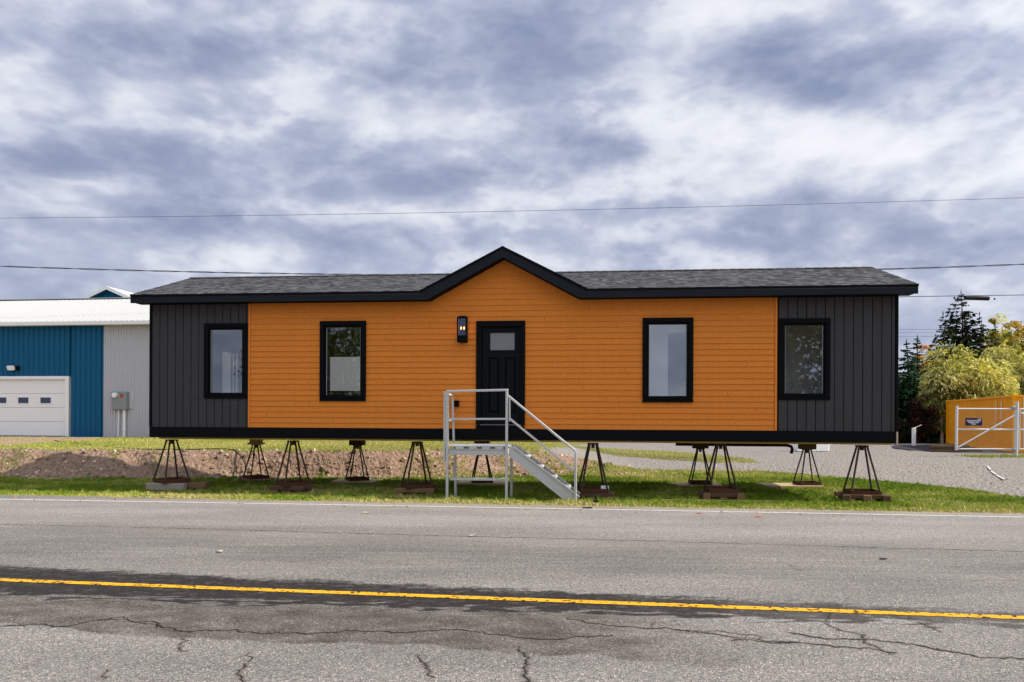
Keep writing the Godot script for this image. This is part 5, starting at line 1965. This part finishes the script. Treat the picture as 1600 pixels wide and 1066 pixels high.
func make_small():
	# black cable over the lawn, down the bank to the rear stand
	var mb = MB.new()
	var pts = []
	for q in [[85, 690, 0.62], [110, 693, 0.62], [200, 702, 0.63], [290, 703.5, 0.63], [340, 702.5, 0.64], [360, 704, 0.62], [375, 713, 0.50], [383, 728, 0.28], [381, 742, 0.10], [372, 752, 0.0]]:
		pts.append(on_ground(q[0], q[1], q[2]) + Vector3(0, 0.02, 0))
	var fine = []
	for i in pts.size() - 1:
		for k in 6:
			var p = (pts[i] as Vector3).cubic_interpolate(pts[i + 1], pts[max(i - 1, 0)], pts[min(i + 2, pts.size() - 1)], k / 6.0)
			p.y = max(p.y, height(p.x, -p.z) + 0.012)
			fine.append(p)
	mb.tube(fine, 0.014, 6)
	tag(obj("ground_cable", mb, M.cable), "black cable trailing over the lawn edge and down the dirt bank", "cable")
	# white post before the firs
	var P = thing("white_post", "short white post standing in front of the dark firs", "post", on_ground(1428, 697, 0.0))
	mb = MB.new()
	mb.span(Vector3(-0.08, 0, -0.08), Vector3(0.08, 1.0, 0.08), 0.01)
	obj("post", mb, M.white_paint, P)
	mb = MB.new()
	mb.bar(Vector3(0.02, 0.99, 0), Vector3(0.42, 1.16, 0), 0.03, 0.03, Vector3.UP, 0.004)
	obj("arm", mb, M.white_paint, P)
	# white low block on the gravel beyond the house
	var B = thing("white_tank", "low white box lying on the gravel, seen under the right end of the house", "box", on_ground(1267, 706, 0.0))
	mb = MB.new()
	mb.span(Vector3(-0.72, 0.02, -0.3), Vector3(0.72, 0.5, 0.3), 0.03)
	obj("body", mb, M.white_paint, B)
	mb = MB.new()
	mb.tube([Vector3(0.72, 0.36, 0), Vector3(1.25, 0.36, 0)], 0.07, 10)
	obj("pipe", mb, M.white_paint, B)
	# asphalt apron between the lot and the wood, tree shade put into its colour
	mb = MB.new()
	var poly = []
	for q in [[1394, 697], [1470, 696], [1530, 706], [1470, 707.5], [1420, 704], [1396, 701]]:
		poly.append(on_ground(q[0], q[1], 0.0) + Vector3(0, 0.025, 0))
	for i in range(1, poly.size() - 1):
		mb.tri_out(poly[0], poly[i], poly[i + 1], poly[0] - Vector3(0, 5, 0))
	struct("asphalt_apron", mb, sm(lin(0.045, 0.04, 0.055), 0.9, 0, M.grain, 1.0), "asphalt with the shade of the firs put into its colour")
	# white painted dash on the gravel
	mb = MB.new()
	for q in [[1543, 729, 1548, 735], [1549, 737, 1556, 742], [1557, 743, 1563, 747], [1564, 747, 1569, 750]]:
		var a = on_ground(q[0], q[1], 0.0)
		var b = on_ground(q[2], q[3], 0.0)
		mb.bar(a + Vector3(0, 0.012, 0), b + Vector3(0, 0.012, 0), 0.05, 0.02)
	tag(obj("white_strip", mb, sm(lin(0.55, 0.54, 0.52), 0.8)), "broken white strip lying on the gravel at the right", "strip")
	# litter: fallen leaves and scraps
	rng.seed = 9
	for q in [[343, 863, 0, "dry tan leaf on the far lane, left part of the road", 0.06], [737, 838, 0, "pale leaf on the seam of the far lane", 0.045], [1093, 803, 1, "red leaf at the grass edge of the road", 0.07], [1187, 808, 1, "orange leaf on the white edge line", 0.07], [574, 802, 0, "pale scrap near the white edge line", 0.08]]:
		var L = MB.new()
		var r = q[4]
		var p = on_ground(q[0], q[1], ROAD)
		for k in 7:
			var a0 = TAU * k / 7.0
			var a1 = TAU * (k + 1) / 7.0
			L.tri(Vector3(0, 0.012, 0), Vector3(cos(a1), 0.25 * sin(a1 * 2.0) * 0.3 + 0.1, sin(a1) * 0.6) * r * (1.0 - 0.3 * (k % 2)), Vector3(cos(a0), 0.25 * sin(a0 * 2.0) * 0.3 + 0.1, sin(a0) * 0.6) * r * (0.7 + 0.3 * (k % 2)))
		var o = obj("fallen_leaf", L, sm(lin(0.62, 0.10, 0.03) if q[2] else lin(0.5, 0.40, 0.30), 0.8))
		o.position = p + Vector3(0, 0.008, 0)
		o.rotation.y = rng.randf() * 6.0
		tag(o, q[3], "leaf", "leaves on the road")
	for q in [[918, 795, "flat black scrap on the edge of the road near the foot of the stairs"], [931, 785, "small black stake in the grass before the dark crib"], [1380, 875, "small dark scrap of rubber on the far lane"]]:
		var L = MB.new()
		var tall = q[1] == 785
		L.box(Vector3(0, 0.05 if tall else 0.012, 0), Vector3(0.03, 0.12, 0.03) if tall else Vector3(0.16, 0.02, 0.07) * (0.45 if q[0] == 1380 else 1.0), 0.003)
		if tall:
			L.box(Vector3(0, 0.02, 0.02), Vector3(0.09, 0.04, 0.06), 0.006)
		var o = obj("black_scrap", L, M.cable)
		o.position = on_ground(q[0], q[1], ROAD)
		tag(o, q[2], "scrap", "scraps near the road")
	# stones in the bank
	var stone = MB.new()
	var pv = []
	for i in 8:
		pv.append(Vector3(1 if i & 1 else -1, 1 if i & 2 else -1, 1 if i & 4 else -1) * Vector3(0.5 + 0.1 * (i % 3), 0.36, 0.42 + 0.05 * (i % 2)))
	for ff in [[0, 1, 3, 2], [4, 5, 7, 6], [0, 1, 5, 4], [2, 3, 7, 6], [0, 2, 6, 4], [1, 3, 7, 5]]:
		var m = (pv[ff[0]] + pv[ff[1]] + pv[ff[2]] + pv[ff[3]]) * 0.25 * 1.25
		for k in 4:
			stone.tri_out(pv[ff[k]], pv[ff[(k + 1) % 4]], m, Vector3.ZERO)
	var spots = []
	rng.seed = 77
	for i in 2400:
		var x = rng.randf_range(-16.0, 4.5)
		var d = rng.randf_range(bank_foot(x) - 0.5, bank_top(x) + 0.15)
		if rng.randf() < 0.45:
			d = bank_foot(x) + rng.randf_range(-0.35, 0.35)
		spots.append([x, d, 0.008 + 0.035 * pow(rng.randf(), 6.0)])
	for i in 230:
		var x = rng.randf_range(-16.0, 3.0)
		spots.append([x, lerp(bank_foot(x) - 0.1, bank_top(x), pow(rng.randf(), 1.5)), rng.randf_range(0.025, 0.06), 1])
	for i in 900:
		var x = rng.randf_range(4.0, 16.0)
		var d = rng.randf_range(16.5, 26.0)
		if ground_kind(x, d) == 3:
			spots.append([x, d, 0.008 + 0.025 * pow(rng.randf(), 4.0)])
	var mm = MultiMesh.new()
	mm.transform_format = MultiMesh.TRANSFORM_3D
	mm.use_colors = true
	mm.mesh = stone.mesh()
	mm.instance_count = spots.size()
	for i in spots.size():
		var q = spots[i]
		var b = Basis.from_euler(Vector3(rng.randf() * 6, rng.randf() * 6, rng.randf() * 6)).scaled(Vector3.ONE * q[2] * 1.5)
		mm.set_instance_transform(i, Transform3D(b, ground_at(q[0], q[1]) + Vector3(0, q[2] * 0.2, 0)))
		var k = rng.randf_range(0.6, 1.35)
		if q.size() > 3:
			mm.set_instance_color(i, Color(0.50 * k, 0.37 * k, 0.29 * k))
			continue
		mm.set_instance_color(i, Color(k, k * rng.randf_range(0.86, 0.98), k * rng.randf_range(0.72, 0.96)))
	var o = MultiMeshInstance3D.new()
	o.name = "stones"
	o.multimesh = mm
	o.material_override = M.rock
	o.set_meta("kind", "stuff")
	tag(o, "pale stones scattered over the dirt bank and the gravel", "stones")
	add_child(o)

func make_litter():
	var L = MB.new()
	L.leaf(Vector3.ZERO, Vector3(0.03, 0.006, 0), Vector3(0, 0.004, 0.02))
	rng.seed = 404
	var mm = MultiMesh.new()
	mm.transform_format = MultiMesh.TRANSFORM_3D
	mm.use_colors = true
	mm.mesh = L.mesh()
	mm.instance_count = 260
	for i in 260:
		var x = rng.randf_range(-10.0, 10.5)
		var edge = 12.9 - 0.118 * x
		var d = edge + (rng.randf_range(-0.9, 0.3) if rng.randf() < 0.35 else rng.randf_range(0.2, 4.0))
		var p = Vector3(x, ROAD + 0.01, -d) if d < edge else ground_at(x, d) + Vector3(0, 0.045, 0)
		mm.set_instance_transform(i, Transform3D(Basis.from_euler(Vector3(rng.randf_range(-0.4, 0.4), rng.randf() * TAU, rng.randf_range(-0.4, 0.4))).scaled(Vector3.ONE * rng.randf_range(0.5, 1.2)), p))
		var c = [Color(0.34, 0.22, 0.09), Color(0.45, 0.32, 0.12), Color(0.22, 0.13, 0.06), Color(0.5, 0.16, 0.04)][rng.randi() % 4]
		mm.set_instance_color(i, c)
	var o = MultiMeshInstance3D.new()
	o.name = "leaf_litter"
	o.multimesh = mm
	o.material_override = M.leafy
	o.set_meta("kind", "stuff")
	tag(o, "small dry leaves scattered on the verge and the edge of the road", "leaf litter")
	add_child(o)

func make_grass():
	var tuft = MB.new()
	rng.seed = 31
	for k in 9:
		var a = rng.randf() * TAU
		var base = Vector3(cos(a), 0, sin(a)) * rng.randf_range(0.0, 0.05)
		var lean = Vector3(rng.randf_range(-0.03, 0.03), 1.0, rng.randf_range(-0.03, 0.03)) * rng.randf_range(0.6, 1.1)
		var side = Vector3(cos(a + 1.4), 0, sin(a + 1.4)) * 0.0055
		var mid = base + lean * 0.5
		var tip = base + lean * Vector3(1.35, 0.95, 1.35)
		tuft.tri(base - side, base + side, mid + side * 0.7)
		tuft.tri(base - side, mid + side * 0.7, mid - side * 0.7)
		tuft.tri(mid - side * 0.7, mid + side * 0.7, tip)
	var tm = tuft.mesh()
	var spots = []
	var n = 0
	while n < 75000:
		n += 1
		var x = rng.randf_range(-13.0, 12.5)
		var d = rng.randf_range(11.6, 22.5)
		if d < 12.86 - 0.118 * x + 0.0008 * x * x + 0.10 * bump.get_noise_2d(x * 3.0, 4.0):
			continue
		var kind = ground_kind(x, d)
		if boards.any(func(b): return abs(b.x - x) < 0.6 and abs(b.z + d) < 0.5):
			continue
		if kind == 0:
			var dry = broad.get_noise_2d(x * 3.0, d * 3.0) + 0.5 * bump.get_noise_2d(x * 2.0, d * 2.0)
			var e = d - (12.86 - 0.118 * x)
			if bump.get_noise_2d(x * 1.1 + 40.0, d * 1.6) > 0.34 and rng.randf() < 0.75:
				continue
			dry += 0.55 * exp(-e * 2.2)
			dry += 0.9 * smoothstep(19.0, 21.5, d) * smoothstep(-1.0, 1.0, x) * (1.0 - smoothstep(5.5, 7.5, x))
			if dry > 0.35 and rng.randf() < 0.4:
				continue
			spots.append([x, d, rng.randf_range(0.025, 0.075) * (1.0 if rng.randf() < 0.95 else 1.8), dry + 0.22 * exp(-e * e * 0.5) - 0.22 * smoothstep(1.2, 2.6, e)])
		elif kind == 1 and x > -2.6 and rng.randf() < 0.55 and bump.get_noise_2d(x * 1.4, d * 1.4) > -0.12:
			spots.append([x, d, rng.randf_range(0.03, 0.08), rng.randf_range(-0.1, 0.9)])
		elif kind == 1 and rng.randf() < 0.35 and bump.get_noise_2d(x * 1.4, d * 1.4) > 0.26:
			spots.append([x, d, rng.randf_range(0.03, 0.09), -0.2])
	n = 0
	while n < 26000:
		n += 1
		var d = rng.randf_range(19.6, 34.0)
		var x = rng.randf_range(-0.72 * d, 9.0)
		if ground_kind(x, d) == 2 or (ground_kind(x, d) == 4 and rng.randf() < 0.06):
			spots.append([x, d, rng.randf_range(0.03, 0.07), 0.35 + 0.4 * broad.get_noise_2d(x * 2.0, d * 2.0)])
	for i in 500:
		var x = rng.randf_range(18.2, 23.5)
		var d = rng.randf_range(30.0, 31.6)
		spots.append([x, d, rng.randf_range(0.06, 0.16), 0.1])
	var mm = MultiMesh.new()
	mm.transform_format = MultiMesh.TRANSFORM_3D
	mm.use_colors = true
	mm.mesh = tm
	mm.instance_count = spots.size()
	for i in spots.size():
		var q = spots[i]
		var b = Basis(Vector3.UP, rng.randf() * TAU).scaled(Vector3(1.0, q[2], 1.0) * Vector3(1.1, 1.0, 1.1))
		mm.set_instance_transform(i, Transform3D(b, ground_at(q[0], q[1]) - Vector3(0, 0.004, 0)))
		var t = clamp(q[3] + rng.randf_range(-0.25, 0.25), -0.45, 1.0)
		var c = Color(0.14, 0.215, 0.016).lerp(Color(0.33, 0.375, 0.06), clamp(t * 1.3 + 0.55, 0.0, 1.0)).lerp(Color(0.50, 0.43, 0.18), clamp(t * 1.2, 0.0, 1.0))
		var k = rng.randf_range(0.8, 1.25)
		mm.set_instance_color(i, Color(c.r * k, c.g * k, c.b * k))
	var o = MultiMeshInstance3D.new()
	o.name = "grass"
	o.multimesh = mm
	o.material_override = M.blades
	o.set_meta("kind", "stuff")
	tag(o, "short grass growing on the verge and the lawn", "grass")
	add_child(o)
